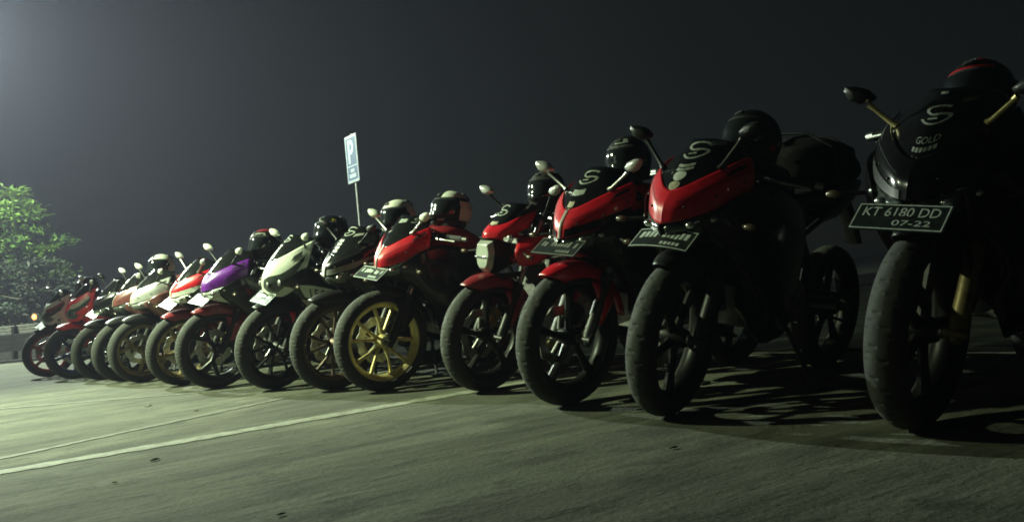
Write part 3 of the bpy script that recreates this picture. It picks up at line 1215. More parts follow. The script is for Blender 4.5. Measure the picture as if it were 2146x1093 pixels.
        for sg in (-1, 1):
            sw.tube([(-.84, sg * .09, .40), (-1.05, sg * .105, .36), (-1.33, sg * .105, WR)], [.026, .024, .02], 10)
        sw.tube([(-.86, -.09, .40), (-.86, .09, .40)], .024, 10)
        self.part(sw, "swingarm", s.get('swing', M_DARKM))
        ex = MB().tube([(-.70, -.10, .30), (-.9, -.15, .30), (-1.0, -.17, .34), (-1.03, -.175, .36), (-1.40, -.185, .52), (-1.42, -.185, .53)],
                       [.02, .022, .03, .052, .055, .03], 16)
        self.part(ex, "exhaust", M_STEEL)
        for sg in (-1, 1):
            fp = MB().tube([(-.80, sg * .15, .37), (-.82, sg * .25, .37)], .012, 8)
            self.part(fp, "footpeg", M_STEEL)
        gr = math.tan(s['leanr'])
        ss = MB().tube([(-.70, .10, .27), (-.66, .19, .16), (-.62, .27, .27 * gr + .012)], .011, 8)
        ss.box((-.615, .275, .275 * gr + .006), (.07, .045, .010), Matrix.Rotation(s['leanr'], 4, 'X'))
        self.part(ss, "side_stand", M_DARKM)
        dash = MB().box((-.235, 0, .945), (.05, .17, .09), Matrix.Rotation(R(-50), 4, 'Y'))
        dd = self.part(dash, "instrument_cluster", M_SATIN, bevel=0.012)
        for ob in (t, dd):
            ob.location.z += s.get('bz', 0.0)
        ch = MB().tube([(-.84, .10, .43), (-1.31, .11, WR + .06)], .012, 6)
        ch.tube([(-.84, .10, .34), (-1.31, .11, WR - .06)], .008, 6)
        self.part(ch, "chain_guard", M_SATIN)

    def build(self):
        s = self.s
        self.wheel(0, True)
        self.wheel(-1.315, False)
        self.fork()
        self.fender()
        {'v': self.nose_v, 'b': self.nose_b, 'n': self.nose_naked}[s.get('nose', 'v')]()
        if s.get('nose') != 'n':
            self.sides()
        self.body()
        self.bars()
        self.mirrors()
        if s.get('plate', True):
            self.plate()
        self.signals()
        for fn in s.get('extra', []):
            fn(self)
        return self


# stickers placed on the screen: u across, v upward in the screen's own grid
def emblem(u, v, size, m, gap=1.0):
    """two interlocked open rings, like a rounded S"""
    def f(b):
        def arc(cx, cy, rx, ry, a0, a1, n=22):
            return [(cx + rx * math.cos(R(a0 + (a1 - a0) * i / n)), cy + ry * math.sin(R(a0 + (a1 - a0) * i / n))) for i in range(n + 1)]
        w = size * 0.10
        up = strip(arc(u, v + size * .27, size * .30, size * .24, 20, 285), w)
        lo = strip(arc(u, v - size * .20, size * .36, size * .27, -165, 100), w)
        br = strip([(u - size * .2, v - size * .2), (u + size * .05, v - size * .17)], w * .9)
        V, F = merge2(up, lo, br)
        b.part(b.scr.decal(V, F, 0.0022), "round_sticker", m, b.screen)
    return f


def blocks(u, v, w, h, m, rows=1, n=5, solid=False, name="sticker"):
    def f(b):
        parts = []
        for r in range(rows):
            y0 = v - h / 2 + r * h / rows
            y1 = y0 + h / rows * 0.72
            if solid:
                parts.append(quadpatch([(u - w / 2, y0), (u + w / 2, y0)], [(u - w / 2 * .9, y1), (u + w / 2 * .9, y1)], 6, 3))
            else:
                for k in range(n):
                    a = u - w / 2 + k * w / n
                    parts.append(quadpatch([(a, y0), (a + w / n * .7, y0)], [(a, y1), (a + w / n * .7, y1)], 2, 2))
        V, F = merge2(*parts)
        b.part(b.scr.decal(V, F, 0.0022), name, m, b.screen)
    return f


def oval(u, v, w, h, m):
    def f(b):
        V = [(u, v)]
        n = 18
        for k in range(n):
            V.append((u + w / 2 * math.cos(2 * math.pi * k / n), v + h / 2 * math.sin(2 * math.pi * k / n)))
        F = [(0, 1 + k, 1 + (k + 1) % n) for k in range(n)]
        b.part(b.scr.decal(V, F, 0.0026), "sticker", m, b.screen)
    return f


def lettering(u, v, w, h, txt, m):
    def f(b):
        vv, ff, _ = text2d(txt)
        b.part(b.scr.decal(place2(vv, u, v, w, h), ff, 0.0022), "screen_lettering", m, b.screen)
    return f


YAW = R(-136.86)
LEAN = 10.0
M_GOLDFRK = M_GOLD
BIKES = []


VARY = {1: (0, 10), 2: (2, 10.5), 3: (0, 9.5), 4: (-3, 9), 5: (0, 10), 6: (2, 11), 7: (-2, 10), 8: (1.5, 9), 9: (-1, 11), 10: (2, 10), 11: (-2, 9.5), 12: (1, 11), 13: (-2, 10), 14: (1, 9.5)}
STEER = {4: 4, 6: -5, 7: 6, 8: -6, 9: 3, 10: -3, 11: 8, 12: 0, 13: -6, 14: 4}


def bike(key, name, label, pos, spec, dyaw=0.0, lean=LEAN):
    dyaw, lean = VARY[key]
    spec.setdefault('steer', STEER.get(key, 0))
    spec['key'] = key
    spec['leanr'] = R(lean)
    b = Bike("motorcycle", label, pos, YAW + R(dyaw), R(lean), spec).build()
    BIKES.append(b)
    return b


b1 = bike(1, "motorcycle", "gloss black sport motorcycle with gold mirror stems and the readable plate", (1.14, 2.43), dict(
    paint=M_BLACK, nx=0.115, nz=-0.055, bz=-0.06, lens=M_LENS, lightbar=M_REFL, low_panel=None if False else M_SATIN, stem=M_GOLD, lever=M_STEEL,
    fork_lo=M_GOLDD, fork_up=M_GOLD, plate_at=(0.25, 0, 0.592), plate_tilt=48, plate_text=("KT 6180 DD", "07-22"), tank=M_BLACK, plate_curve=0.0,
    mir=((-0.12, 0.125, 0.93), (-0.10, 0.20, 1.0)),
    extra=[emblem(.52, .60, .26, M_STICK), lettering(.53, .25, .16, .10, "GOLD", M_STICK), blocks(.53, .13, .18, .09, M_STICK, n=6), blocks(.50, .93, .06, .05, M_STICK, solid=True), blocks(.70, .78, .12, .12, M_STICKO, solid=True)]))

b2 = bike(2, "motorcycle", "red nosed motorcycle with a column of pale stickers up its screen", (0.53, 3.05), dict(
    paint=M_RED, nx=0.06, nz=-0.01, side=M_BLACK, tank=M_BLACK, tail=M_BLACK, steer=8, plate_at=(0.15, 0, 0.635), plate_curve=0.012,
    mir=((-0.10, 0.12, 0.925), (-0.10, 0.20, 1.03)),
    extra=[oval(.505, .09, .12, .17, M_STICKY), oval(.515, .27, .13, .18, M_STICKW), blocks(.53, .44, .17, .15, M_STICK, rows=2, solid=True),
           emblem(.54, .76, .32, M_STICK), blocks(.70, .90, .14, .13, M_STICK, rows=2, solid=True)]))

b3 = bike(3, "motorcycle", "red motorcycle with red front fender and raised pale round mirror", (0.182, 3.562), dict(
    paint=M_RED, nx=0.02, ridge=M_TAUPE, side=M_BLACK, fender=M_RED, tank=M_RED, plate_at=(0.125, 0, 0.66), mirror_mat=M_SILVER, stem=M_STEEL, fork_lo=M_DARKM,
    fork_up=M_CHROME, plate_white=M_GREY, low_panel=M_BLACK,
    extra=[emblem(.53, .74, .30, M_STICK), blocks(.515, .42, .17, .18, M_STICK, rows=1, solid=True), blocks(.50, .16, .09, .18, M_STICKY, rows=1, solid=True)]), lean=9.5)

b4 = bike(4, "motorcycle", "naked red motorcycle with faceted silver headlight", (-0.20, 4.331), dict(
    paint=M_RED, nose='n', fender=M_REDD, tank=M_BLACK, tail=M_BLACK, plate=False, mirror_mat=M_SILVER, bar_z=0.02, stripe=M_BLKR, caliper=M_GOLD,
    mir=((-0.27, 0.15, 0.93), (-0.22, 0.25, 1.03)), rim='five',
    extra=[emblem(.5, .66, .42, M_STICK), blocks(.5, .14, .26, .2, M_STICKY, solid=True)]))

b5 = bike(5, "motorcycle", "red nosed motorcycle with bright gold front wheel", (-0.841, 4.819), dict(
    paint=M_RED, nx=-0.01, rim='ten', rim_mat=M_GOLD, side=M_BLACK, tank=M_REDD, fork_up=M_CHROME, fork_lo=M_SATIN, steer=-8, plate_at=(0.125, 0, 0.672), stem=M_STEEL,
    mirror_mat=M_WHITE, fend=(80, 165), lens=M_LENS, ridge=M_STICK, extra=[blocks(.56, .84, .14, .16, M_STICK, solid=True), emblem(.80, .80, .24, M_STICK)]))

b6 = bike(6, "motorcycle", "black motorcycle with two grey stripes along its nose", (-1.199, 5.152), dict(
    paint=M_BLACK, low_panel=M_GREY, ridge=M_WHITE, glint_w=.40, rim='ten', rim_mat=M_BROWNR, side=M_BLACK, tank=M_BLACK, plate=False, nx=0.03, lightbar=M_GREY,  # white ridge is a painted highlight on the lamp side
    extra=[emblem(.52, .80, .28, M_STICK), blocks(.51, .36, .10, .44, M_STICKW, rows=4, solid=True), blocks(.72, .66, .13, .15, M_STICK, solid=True)]))

b7 = bike(7, "motorcycle", "white motorcycle with large dark twin headlight and red fender", (-1.685, 5.566), dict(
    paint=M_WHITE, nose='b', nx=0.04, cut=True, rim='ten', rim_mat=M_BLKR, side=M_BLACK, fender=M_SATIN, stay=M_RED, tank=M_BLACK, mirror_mat=M_WHITE, plate_at=(0.13, 0, 0.60),
    plate_tilt=50, side_decals=[("side_panel", M_WHITE, [(.20, .26), (.62, .30)], [(.26, .42), (.66, .45)]), ("side_stripe", M_TAUPE, [(.18, .45), (.80, .50)], [(.22, .57), (.82, .62)]),
                                ("side_stripe", M_TAUPE, [(.25, .62), (.8, .66)], [(.30, .70), (.8, .74)])],
    side_text=("150R", .43, .36, .22, .10, 0.1), mir=((-0.18, 0.13, 0.955), (-0.13, 0.20, 1.02)),
    extra=[blocks(.49, .40, .08, .5, M_STICKW, rows=5, solid=True), emblem(.5, .84, .24, M_STICK)]))

b8 = bike(8, "motorcycle", "black motorcycle with purple nose panels", (-2.288, 6.092), dict(
    paint=M_PURPLE, nx=0.05, rim='six', rim_mat=M_BLKR, side=M_BLACK, tank=M_BLACK, fender=M_REDD, tail=M_BLACK, mirror_mat=M_WHITE, caliper=M_GOLDD, plate_at=(0.16, 0, 0.64), plate_white=M_PLATEW,
    chin=M_WHITE, lens=M_SILVER,
    screen_mat=M_SCREEN, extra=[blocks(.48, .4, .09, .6, M_STICKW, rows=5, solid=True)]))

b9 = bike(9, "motorcycle", "red and white motorcycle with dull gold wide spoke wheel", (-2.773, 6.662), dict(
    paint=M_RED, low_panel=M_WHITE, lens=M_WHITE, ridge=M_WHITE, glint_w=.42, nx=0.04, rim='five', rim_mat=M_GOLDD, side=M_BLACK, tank=M_RED, fender=M_REDD, plate_at=(0.15, 0, 0.65),  # broad white ridge paints a bright lit sliver
    mirror_mat=M_SILVER, stem=M_STEEL, extra=[blocks(.48, .45, .09, .7, M_STICKW, rows=5, solid=True)]))

b10 = bike(10, "motorcycle", "silver nosed motorcycle with golden wheel and yellow side stripe", (-3.464, 7.439), dict(
    paint=M_SILVER, nx=0.04, rim='six', rim_mat=M_GOLDD, side=M_BRN, tank=M_BRN, plate=False, mirror_mat=M_WHITE, lens=M_GREY, ridge=M_WHITE, glint_w=.42, screen_mat=M_SCREEN,  # white along the ridge stands in for lamplight on the nose
    side_decals=[("side_stripe", M_GOLDD, [(.10, .22), (.8, .16)], [(.12, .30), (.8, .22)])]))

b11 = bike(11, "motorcycle", "maroon motorcycle with a white mirror and pale screen sticker", (-3.805, 7.802), dict(
    paint=M_BRN, nx=0.03, rim='five', rim_mat=M_BLKR, tank=M_BRN, side=M_BRN, mirror_mat=M_WHITE, plate=False, ridge=M_TAUPE,
    extra=[blocks(.48, .5, .12, .5, M_STICKW, rows=2, solid=True)]))

b12 = bike(12, "motorcycle", "dark motorcycle with bright tilted plate beside the red one", (-4.30, 8.36), dict(
    paint=M_BLACK, nx=0.03, rim='five', rim_mat=M_BLKR, tank=M_BLACK, side=M_BLACK, plate_at=(0.12, 0, 0.66), plate_white=M_PLATEW))

b13 = bike(13, "motorcycle", "red motorcycle with red fender and blue front hub", (-4.964, 9.052), dict(
    paint=M_RED, nose='b', nx=0.02, rim='five', rim_mat=M_BLUER, side=M_RED, tank=M_RED, fender=M_RED, plate=False, mirror_mat=M_WHITE, stem=M_STEEL, panel=M_TAUPE,
    mir=((-0.15, 0.125, 0.955), (-0.16, 0.19, 1.06))))

b14 = bike(14, "motorcycle", "white and red motorcycle with red wheel at the end of the row", (-5.706, 9.852), dict(
    paint=M_WHITE, nose='b', nx=0.02, rim='five', rim_mat=M_REDR, side=M_WHITE, tank=M_BLACK, fender=M_MATT, mirror_mat=M_SILVER, panel=M_REDD, plate_at=(0.12, 0, 0.60),
    side_decals=[("side_panel", M_REDD, [(.10, .42), (.9, .40)], [(.15, .9), (.95, .9)]), ("side_lettering", M_TAUPE, [(.42, .16), (.62, .17)], [(.40, .27), (.60, .28)])]))


# ------------------------------------------------------------------ helmets
def helmet(b, at, label, shell, face=0.0, tilt=0.0, roll=0.0, decals=(), visor=M_VISOR, crown=None, size=1.0):
    p = b.world(at)
    M = (Matrix.Translation(p) @ Matrix.Rotation(YAW + R(face), 4, 'Z') @ Matrix.Rotation(R(tilt), 4, 'Y') @ Matrix.Rotation(R(roll), 4, 'X'))
    root = empty("helmet", M)
    tag(root, label, "helmet", "helmets resting on the motorcycles")

    def pt(th, ph, off=0.0):
        # th azimuth from the front, ph elevation
        c, s = math.cos(ph), math.sin(ph)
        x = math.cos(th) * c
        y = math.sin(th) * c
        z = s
        rx, ry, rz = 0.132, 0.110, 0.124
        fr = max(0.0, math.cos(th))
        lo = max(0.0, -s)
        X = x * (rx + 0.030 * fr * lo * 2.2) - 0.006
        Y = y * (ry - 0.016 * lo) * (1 - 0.05 * abs(y))
        Z = z * rz
        if Z < -0.108:
            Z = -0.108 + (Z + 0.108) * 0.15
        v = Vector((X, Y, Z)) * size
        return v + v.normalized() * off
    nu, nv = 40, 22
    V = []
    F = []
    p0 = R(-62)
    for j in range(nv + 1):
        ph = p0 + (R(90) - p0) * j / nv
        for i in range(nu):
            V.append(pt(2 * math.pi * i / nu, ph))
    for j in range(nv):
        for i in range(nu):
            i2 = (i + 1) % nu
            F.append((j * nu + i, j * nu + i2, (j + 1) * nu + i2, (j + 1) * nu + i))
    sh = MB().add(V, F).build("shell", shell, root)

    def patch(t0, t1, a0, a1, off, nu=16, nv=8, fn=None):
        V = []
        F = []
        for j in range(nv + 1):
            for i in range(nu + 1):
                t = R(t0 + (t1 - t0) * i / nu)
                a = R(a0 + (a1 - a0) * j / nv)
                if fn:
                    t, a = fn(t, a, i / nu, j / nv)
                V.append(pt(t, a, off))
        for j in range(nv):
            for i in range(nu):
                q = j * (nu + 1) + i
                F.append((q, q + 1, q + nu + 2, q + nu + 1))
        return MB().add(V, F)

    def vis(t, a, u, v):
        k = abs(2 * u - 1)
        return t, a * (1 - 0.18 * k ** 2) + R(2) * k
    vi = patch(-82, 82, -22, 30, 0.004, 26, 10, vis).build("visor", visor, root, solid=0.004)
    patch(-88, 88, -27, 35, 0.0025, 26, 10, vis).build("visor_gasket", M_MATT, root, solid=0.003)
    patch(148, 212, 34, 60, 0.012, 12, 5).build("rear_spoiler", M_MATT, root, solid=0.008)
    for sg in (-1, 1):
        c = pt(R(86 * sg), R(4), 0.004)
        MB().lathe([(-.004, .001), (-.004, .017), (.006, .015), (.006, .001)], 16, Matrix.Translation(c), closed=False).build("visor_pivot", M_SATIN, vi)
    rim = [pt(2 * math.pi * i / 36, p0, 0.001) for i in range(37)]
    MB().tube(rim, 0.006 * size, 8, cap=False).build("rim_trim", M_MATT, root)
    lin = MB().lathe([(0, 0.001), (0, .095), (.03, .10), (.03, .001)], 24, Matrix.Translation((0.0, 0, -0.10 * size)) @ Matrix.Rotation(R(90), 4, 'X'), closed=False)
    lin.build("lining", M_PAD, root)
    patch(-16, 16, -46, -36, 0.003, 8, 4).build("chin_vent", M_MATT, root, solid=0.003)
    patch(-12, 12, 46, 56, 0.006, 8, 4).build("top_vent", M_MATT if crown is None else crown, root, solid=0.005)
    for (nm, m, t0, t1, a0, a1) in decals:
        patch(t0, t1, a0, a1, 0.0022, 14, 8).build(nm, m, root)
    return root


helmet(b1, (-0.36, 0.0, 1.000), "black helmet with red stripes and a grey oval badge", M_SATIN, 0, -6, 0, size=0.97, decals=(
    ("red_stripe", M_RED, -62, 50, 33, 39), ("red_stripe", M_RED, -36, -24, 20, 33), ("red_patch", M_RED, 20, 48, 56, 70), ("grey_badge", M_STICK, -12, 16, 58, 70)))
helmet(b2, (-0.49, 0.0, 1.045), "large black helmet with a clear reflecting visor and red mark", M_SATIN, -6, -10, 0, size=1.0, decals=(
    ("red_mark", M_RED, 84, 100, -30, -18), ("grey_mark", M_STICK, 104, 112, -16, -6)), visor=M_VISOR)
helmet(b3, (-0.37, 0.0, 1.065), "black helmet with two bands of white lettering on its brow", M_SATIN, 14, 6, 0, size=0.95, decals=(
    ("white_band", M_STICK, -22, 46, 30, 36), ("white_band", M_STICK, -12, 36, 42, 56)))
helmet(b4, (-0.42, 0.0, 1.050), "plain dark helmet behind the naked motorcycle's screen", M_MATT, 10, 0, 0, size=0.95, decals=())
helmet(b5, (-0.50, 0.0, 1.055), "black helmet with white crown and white side panel", M_BLACK, -10, -6, 0, size=1.0, decals=(
    ("white_crown", M_WHITE, 30, 150, 36, 80), ("white_side", M_WHITE, 92, 165, -42, 24), ("silver_badge", M_STICK, 30, 50, -34, -28)))
helmet(b6, (-0.47, 0.0, 1.080), "white crowned helmet with dark smoked visor", M_WHITE, 4, 4, 0, size=0.98, decals=(
    ("vent_slot", M_MATT, -30, 4, 50, 56), ("black_base", M_SATIN, -180, 180, -58, -24)))
helmet(b7, (-0.42, 0.0, 1.055), "black helmet with a yellow mark and painted pale blue highlight", M_BLACK, 6, -2, 0, size=1.0, decals=(
    ("yellow_mark", M_YELLOW, 62, 80, 30, 44), ("yellow_mark", M_YELLOW, 66, 72, 10, 30), ("yellow_mark", M_YELLOW, 78, 84, 14, 32), ("blue_glint", M_BLUEGLINT, 0, 10, 44, 62)))  # blue patch is a highlight painted on the shell
helmet(b8, (-0.40, 0.0, 1.055), "black helmet with dark red crown and white graphics", M_SATIN, 0, 0, 0, size=0.98, decals=(
    ("red_crown", M_REDD, -180, 180, 56, 88), ("white_graphic", M_WHITE, -20, 0, 32, 54), ("white_graphic", M_STICK, 18, 62, 42, 46), ("white_graphic", M_STICK, 62, 70, 24, 44),
    ("white_graphic", M_STICK, 66, 84, -18, -8)))
helmet(b11, (-0.36, 0.0, 1.080), "white helmet with dark visor on the maroon motorcycle", M_WHITE, 20, 0, 0)
helmet(b14, (-0.44, 0.0, 1.065), "black helmet with a silver crown on the end motorcycle", M_SATIN, 0, 0, 0, decals=(("silver_crown", M_SILVER, -60, 60, 45, 80),))

# ------------------------------------------------------------------ bag
bagM = b2.M @ Matrix.Translation((-0.98, 0.0, 0.955))
bag = empty("duffel_bag", bagM)
tag(bag, "black duffel bag strapped on the seat behind the large helmet", "bag")
M_BAG = mat("black bag fabric", (0.010, 0.010, 0.010), 0.85, var=0.25, scale=25, bump=0.5, spec=0.2)
bb = MB().loft([(-.27, -.01, .09, .05, .06, 2.4), (-.24, 0, .15, .085, .09, 2.6), (-.12, .01, .18, .115, .10, 2.8), (.02, .012, .185, .12, .10, 2.8),
                (.14, .005, .175, .105, .10, 2.7), (.25, -.005, .14, .08, .09, 2.5), (.28, -.01, .08, .05, .06, 2.3)], 28)
rb = random.Random(4)
bb.v = [(x + rb.gauss(0, .004), y + rb.gauss(0, .004), z + rb.gauss(0, .004)) for x, y, z in bb.v]
bb.build("bag_body", M_BAG, bag, sharp=60)
MB().tube([(-.22, 0, .098), (-.1, 0, .132), (.02, 0, .138), (.14, 0, .118), (.23, 0, .088)], .006, 6).build("zip", M_DARKM, bag)
for xx in (-.10, .11):
    MB().tube([(xx, .16, -.09), (xx, .195, -.02), (xx, .17, .085), (xx, .06, .14), (xx, -.06, .14), (xx, -.17, .085), (xx, -.195, -.02), (xx, -.16, -.09)], .012, 8, flat=.4).build("strap", M_MATT, bag)

# ------------------------------------------------------------------ parking sign
M_POLE = mat("galvanised pole", (0.42, 0.43, 0.38), 0.5, 0.3, var=0.15, scale=20)
M_SIGNB = mat("sign blue", (0.009, 0.050, 0.135), 0.45, var=0.12, scale=8)
M_SIGNW = mat("sign white", (0.34, 0.40, 0.43), 0.45, var=0.08, scale=10)
M_SIGNBK = mat("sign back metal", (0.30, 0.31, 0.31), 0.5, 0.5)
SB = Vector((-2.69, 14.8, 0))
sgn = empty("parking_sign", Matrix.Translation(SB) @ Matrix.Rotation(R(-144), 4, 'Z'))
tag(sgn, "blue parking sign with white P on a grey pole behind the motorcycles", "sign")
MB().tube([(0, 0, -0.05), (0, 0, 3.62)], 0.036, 14).build("pole", M_POLE, sgn)
W2, Z0, Z1 = 0.235, 2.74, 3.58
pn = MB().box((0.052, 0, (Z0 + Z1) / 2), (0.012, 2 * W2 + 0.02, Z1 - Z0 + 0.03)).build("sign_panel", M_SIGNBK, sgn, bevel=0.004)
xs = 0.060


def flat(polys, x):
    mb = MB()
    for V2, F2 in polys:
        mb.add([(x, y, z) for y, z in V2], F2)
    return mb


def rect(y0, y1, z0, z1):
    return ([(y0, z0), (y1, z0), (y1, z1), (y0, z1)], [(0, 1, 2, 3)])


flat([rect(-W2, W2, Z0, Z1)], xs).build("sign_face", M_SIGNW, pn)
bl = 0.035
split = Z0 + 0.29
flat([rect(-W2 + bl, W2 - bl, split + .012, Z1 - bl), rect(-W2 + bl, W2 - bl, Z0 + bl, split - .012)], xs + .003).build("sign_field", M_SIGNB, pn)
vp, fp, asp = text2d("P")
# bold P built from strips: stem and bowl
bowl = [(-0.075 + 0.03, 3.47)] + [(-0.02 + 0.085 * math.sin(R(a)), 3.375 + 0.095 * math.cos(R(a))) for a in range(0, 181, 15)] + [(-0.075 + .03, 3.28)]
stem = strip([(-0.085, 3.51), (-0.085, 3.075)], 0.085)
bw = strip([(y + 0.01, z) for y, z in bowl], 0.085)
flat([stem, bw], xs + .006).build("letter_p", M_SIGNW, pn)
flat([rect(-.075, .085, split - .115, split - .055)], xs + .006).build("sign_text_line", M_SIGNW, pn)
flat([rect(-.135, .135, split - .215, split - .145)], xs + .006).build("sign_text_line", M_SIGNW, pn)
for z in (2.9, 3.45):
    MB().box((0.02, 0, z), (0.06, 0.11, 0.03)).build("sign_clamp", M_POLE, sgn)

# ------------------------------------------------------------------ low barrier at the back left
M_SLAT = mat("pale weathered board", (0.20, 0.20, 0.16), 0.7, var=0.15, scale=9)
M_DARKW = mat("dark stained board", (0.008, 0.009, 0.007), 0.7, var=0.25, scale=8)
M_CONC = mat("barrier concrete", (0.06, 0.062, 0.05), 0.85, var=0.15, scale=6, bump=0.3)
fd = Vector((0.957, -0.29, 0)).normalized()
FM = Matrix.Translation((-10.2, 16.46, 0)) @ Matrix.Rotation(math.atan2(fd.y, fd.x), 4, 'Z')
fen = empty("low_barrier", FM)
tag(fen, "low barrier of pale slats over dark boards behind the far motorcycle", "barrier")
for i in range(-3, 7):
    x = i * 0.62
    MB().box((x, 0, 0.36), (0.075, 0.09, 0.76), Matrix.Rotation(R(4), 4, 'Y')).build("post", M_DARKW, fen, bevel=0.006)
for i in range(-3, 6):
    x = (i + .5) * 0.62
    for k in range(3):
        MB().box((x, 0.05, 0.60 + k * 0.062), (0.56, 0.022, 0.050)).build("slat", M_SLAT, fen, bevel=0.004)
    for k in range(3):
        MB().box((x, -0.03, 0.285 + k * 0.117), (0.60, 0.03, 0.11)).build("board", M_DARKW, fen, bevel=0.004)
MB().box((0.9, 0.25, 0.15), (6.2, 0.14, 0.30)).build("backing_kerb", M_CONC, fen, bevel=0.02)
MB().box((0.9, -0.02, 0.03), (6.2, 0.10, 0.06)).build("base_rail", M_DARKW, fen, bevel=0.01)

# ------------------------------------------------------------------ trees
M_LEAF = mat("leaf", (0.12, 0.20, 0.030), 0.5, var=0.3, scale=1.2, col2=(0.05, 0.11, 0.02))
M_LEAF2 = mat("leaf in painted shade", (0.016, 0.028, 0.011), 0.6, var=0.3, scale=3.0)  # leaf colour darkened to stand for foliage in shade
M_BARK = mat("bark", (0.10, 0.085, 0.06), 0.9, var=0.3, scale=14, bump=0.6)


def tree(pos, h, rad, label, leafm, seed, layers, base, leaves=5200, lsz=0.085):
    rn = random.Random(seed)
    root = empty("tree", Matrix.Translation(pos))
    tag(root, label, "tree", "trees behind the barrier")
    tr = MB()
    tr.tube([(0, 0, -0.05), (0.03, 0.02, h * .3), (-.04, .03, h * .6), (0.02, 0, h * .95)], [0.11, 0.085, 0.055, 0.015], 10)
    tips = []
    for k in range(layers):
        z0 = base + (h - base) * k / layers * 0.95
        nb = rn.randint(5, 7)
        a0 = rn.uniform(0, 6.28)
        reach = rad * (1 - 0.55 * (k / layers) ** 1.6)
        for j in range(nb):
            a = a0 + 6.283 * j / nb + rn.uniform(-.3, .3)
            L = reach * rn.uniform(.65, 1.12)
            e = Vector((L * math.cos(a), L * math.sin(a), z0 + rn.uniform(.05, .35)))
            m_ = Vector((L * .5 * math.cos(a), L * .5 * math.sin(a), z0 + rn.uniform(.1, .25)))
            tr.tube([(0, 0, z0 - .05), m_, e], [0.032, 0.02, 0.006], 6)
            tips.append((Vector((0, 0, z0)), m_, e))
    tr.build("trunk", M_BARK, root)
    V = []
    F = []
    for i in range(leaves):
        a, m_, e = rn.choice(tips)
        t = rn.random() ** .6
        p = m_.lerp(e, t) if rn.random() < .8 else a.lerp(m_, rn.uniform(.3, 1))
        p = p + Vector((rn.gauss(0, .16), rn.gauss(0, .16), rn.gauss(0, .07)))
        d = Vector((rn.gauss(0, 1), rn.gauss(0, 1), rn.gauss(0, .45))).normalized()
        n = Vector((rn.gauss(0, .5), rn.gauss(0, .5), 1)).normalized()
        s = d.cross(n).normalized()
        L = lsz * rn.uniform(.6, 1.35)
        w = L * .42
        o = len(V)
        V += [p, p + d * L * .5 + s * w * .5 + Vector((0, 0, .008)), p + d * L, p + d * L * .5 - s * w * .5 + Vector((0, 0, .008))]
        F.append((o, o + 1, o + 2, o + 3))
    MB_ = MB().add(V, F)
    me = bpy.data.meshes.new("crown")
    me.from_pydata(MB_.v, [], MB_.f)
    me.materials.append(leafm)
    link("crown", me, root)
    return root


tree((-15.6, 24.2, 0), 5.1, 2.5, "bright green leafy tree lit by the lamp above the barrier", M_LEAF, 3, 7, 2.3, 9500, 0.19)
tree((-13.4, 22.6, 0), 2.7, 1.9, "low bushy tree with leaves painted dim behind the lit one", M_LEAF2, 5, 6, 0.35, 7000, 0.15)
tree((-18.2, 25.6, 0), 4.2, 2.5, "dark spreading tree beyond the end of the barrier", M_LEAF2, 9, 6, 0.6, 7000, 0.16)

# ------------------------------------------------------------------ far amber lamp
M_AMBL = mat("amber lamp glass", (1.0, 0.36, 0.10), 0.4, emit=3.0, var=0.0)
fl = empty("garden_lamp", Matrix.Translation((-11.56, 19.5, 0)))
tag(fl, "small amber lamp on a post just behind the barrier", "lamp")
MB().tube([(0, 0, -.05), (0, 0, .89)], 0.025, 10).build("post", M_DARKW, fl)
MB().ellip((0, 0, .945), (.05, .05, .075), 16, 10).build("globe", M_AMBL, fl)
MB().lathe([(0, .001), (0, .055), (.025, .03), (.025, .001)], 16, Matrix.Translation((0, 0, 1.015)) @ Matrix.Rotation(R(90), 4, 'X'), closed=False).build("cap", M_DARKW, fl)

# ------------------------------------------------------------------ debris on the asphalt
M_LITTER = mat("dry leaf litter", (0.075, 0.068, 0.045), 0.85, var=0.3, scale=50)
M_PEB = mat("pebble", (0.16, 0.16, 0.13), 0.8, var=0.3, scale=40)
for i, (x, y, L, an) in enumerate(((0.431, 2.464, .03, 20), (-1.413, 2.768, .02, 0), (-1.443, 3.145, .045, 60), (-0.659, 2.122, .024, 40), (-2.4, 5.2, .05, 15), (-1.9, 4.7, .045, 150))):
    mb = MB()
    V = []
    for t, w in ((0, .05), (.25, .8), (.6, 1), (1, .05)):
        for s in (-1, 0, 1):
            V.append(((t - .5) * L, s * w * L * .22, .002 + (.10 * L * (1 - abs(s)) * w) + .02 * L * math.sin(t * 3)))
    F = [(j * 3 + k, j * 3 + k + 1, j * 3 + k + 4, j * 3 + k + 3) for j in range(3) for k in range(2)]
    o = mb.add(V, F, Matrix.Rotation(R(an), 4, 'Z')).build("dry_leaf", M_LITTER, solid=0.002)
    o.location = (x, y, 0.002)
    tag(o, "curled dry leaf lying on the asphalt", "leaf", "dry leaves on the asphalt")

# ------------------------------------------------------------------ assumed lamp masts beyond the frame
M_LED = mat("lit lamp glass", (0.88, 1.0, 0.90), 0.4, emit=60.0, var=0.0)
M_MAST = mat("mast steel", (0.25, 0.26, 0.25), 0.5, 0.6)


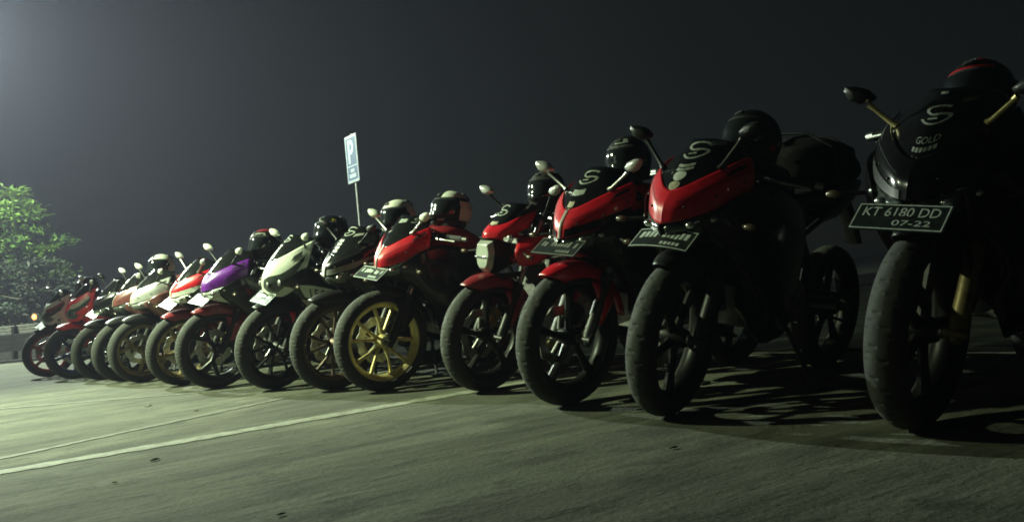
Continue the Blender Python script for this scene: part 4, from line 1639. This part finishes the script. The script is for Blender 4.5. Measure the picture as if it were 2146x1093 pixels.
def assumed_lamp(pos, back, aim, label, light):
    base = Vector((pos.x - back[0], pos.y - back[1], 0))
    sl = empty("assumed_lamp", Matrix.Translation(base))
    tag(sl, label, "street lamp", "assumed lamp masts around the lot")
    MB().tube([(0, 0, -.05), (0, 0, 3.0), (0, 0, pos.z + .25)], [.075, .06, .045], 14).build("mast", M_MAST, sl)
    MB().box((0, 0, .012), (.26, .26, .024)).build("base_plate", M_MAST, sl)
    MB().tube([(0, 0, pos.z + .2), (back[0] * .9, back[1] * .9, pos.z + .16)], .025, 10).build("arm", M_MAST, sl)
    q = aim.to_track_quat('-Z', 'Y').to_matrix().to_4x4()
    HM = Matrix.Translation(Vector((back[0], back[1], pos.z))) @ q
    xf(MB().box((0, 0, 0.07), (0.44, 0.34, 0.10), taper=0.75), HM).build("lamp_head", M_MAST, sl, bevel=0.02)
    xf(MB().box((0, 0, 0.015), (0.36, 0.26, 0.012)), HM).build("lamp_glass", M_LED, sl)
    lo = bpy.data.objects.new(light.name, light)
    COL.objects.link(lo)
    lo.parent = sl
    lo.matrix_local = HM @ Matrix.Translation((0, 0, -0.12))
    return sl


ld = bpy.data.lights.new("lamp_light", 'POINT')  # light of the assumed mast past the row's far end
ld.shadow_soft_size = 0.12
ld.energy = LAMP_POWER
ld.color = (0.84, 1.0, 0.80)
assumed_lamp(LAMP, (0.5, -0.4), Vector((0.25, -0.27, -0.93)).normalized(), "assumed tall lamp mast, unseen beyond the far end of the motorcycle row", ld)
ld2 = bpy.data.lights.new("assumed_fill_light", 'SPOT')  # added spot for the camera-facing sides; its mast is assumed
ld2.shadow_soft_size = 0.12
ld2.spot_size = R(71)
ld2.spot_blend = 1.0
ld2.energy = FILL_LAMP_POWER
ld2.color = (0.83, 1.0, 0.60)
assumed_lamp(FILL_LAMP, (0.45, 0.2), (Vector((-2.9, 5.9, 0.5)) - FILL_LAMP).normalized(), "assumed shorter lamp mast, unseen, added in the open lot to light the noses", ld2)

# ------------------------------------------------------------------ night haze
hz = MB().box((0, 4, 3.5), (320, 320, 9.0))
hm = bpy.data.materials.new("thin night haze")
hm.use_nodes = True
nt = hm.node_tree
nt.nodes.clear()
out = nt.nodes.new("ShaderNodeOutputMaterial")
pv = nt.nodes.new("ShaderNodeVolumePrincipled")
pv.inputs["Color"].default_value = (0.70, 0.69, 0.98, 1)
pv.inputs["Density"].default_value = HAZE_DENSITY
pv.inputs["Anisotropy"].default_value = 0.42
nt.links.new(pv.outputs[0], out.inputs["Volume"])
haze = hz.build("haze", hm)
tag(haze, "thin pale night haze glowing around the lamp", kind="stuff")
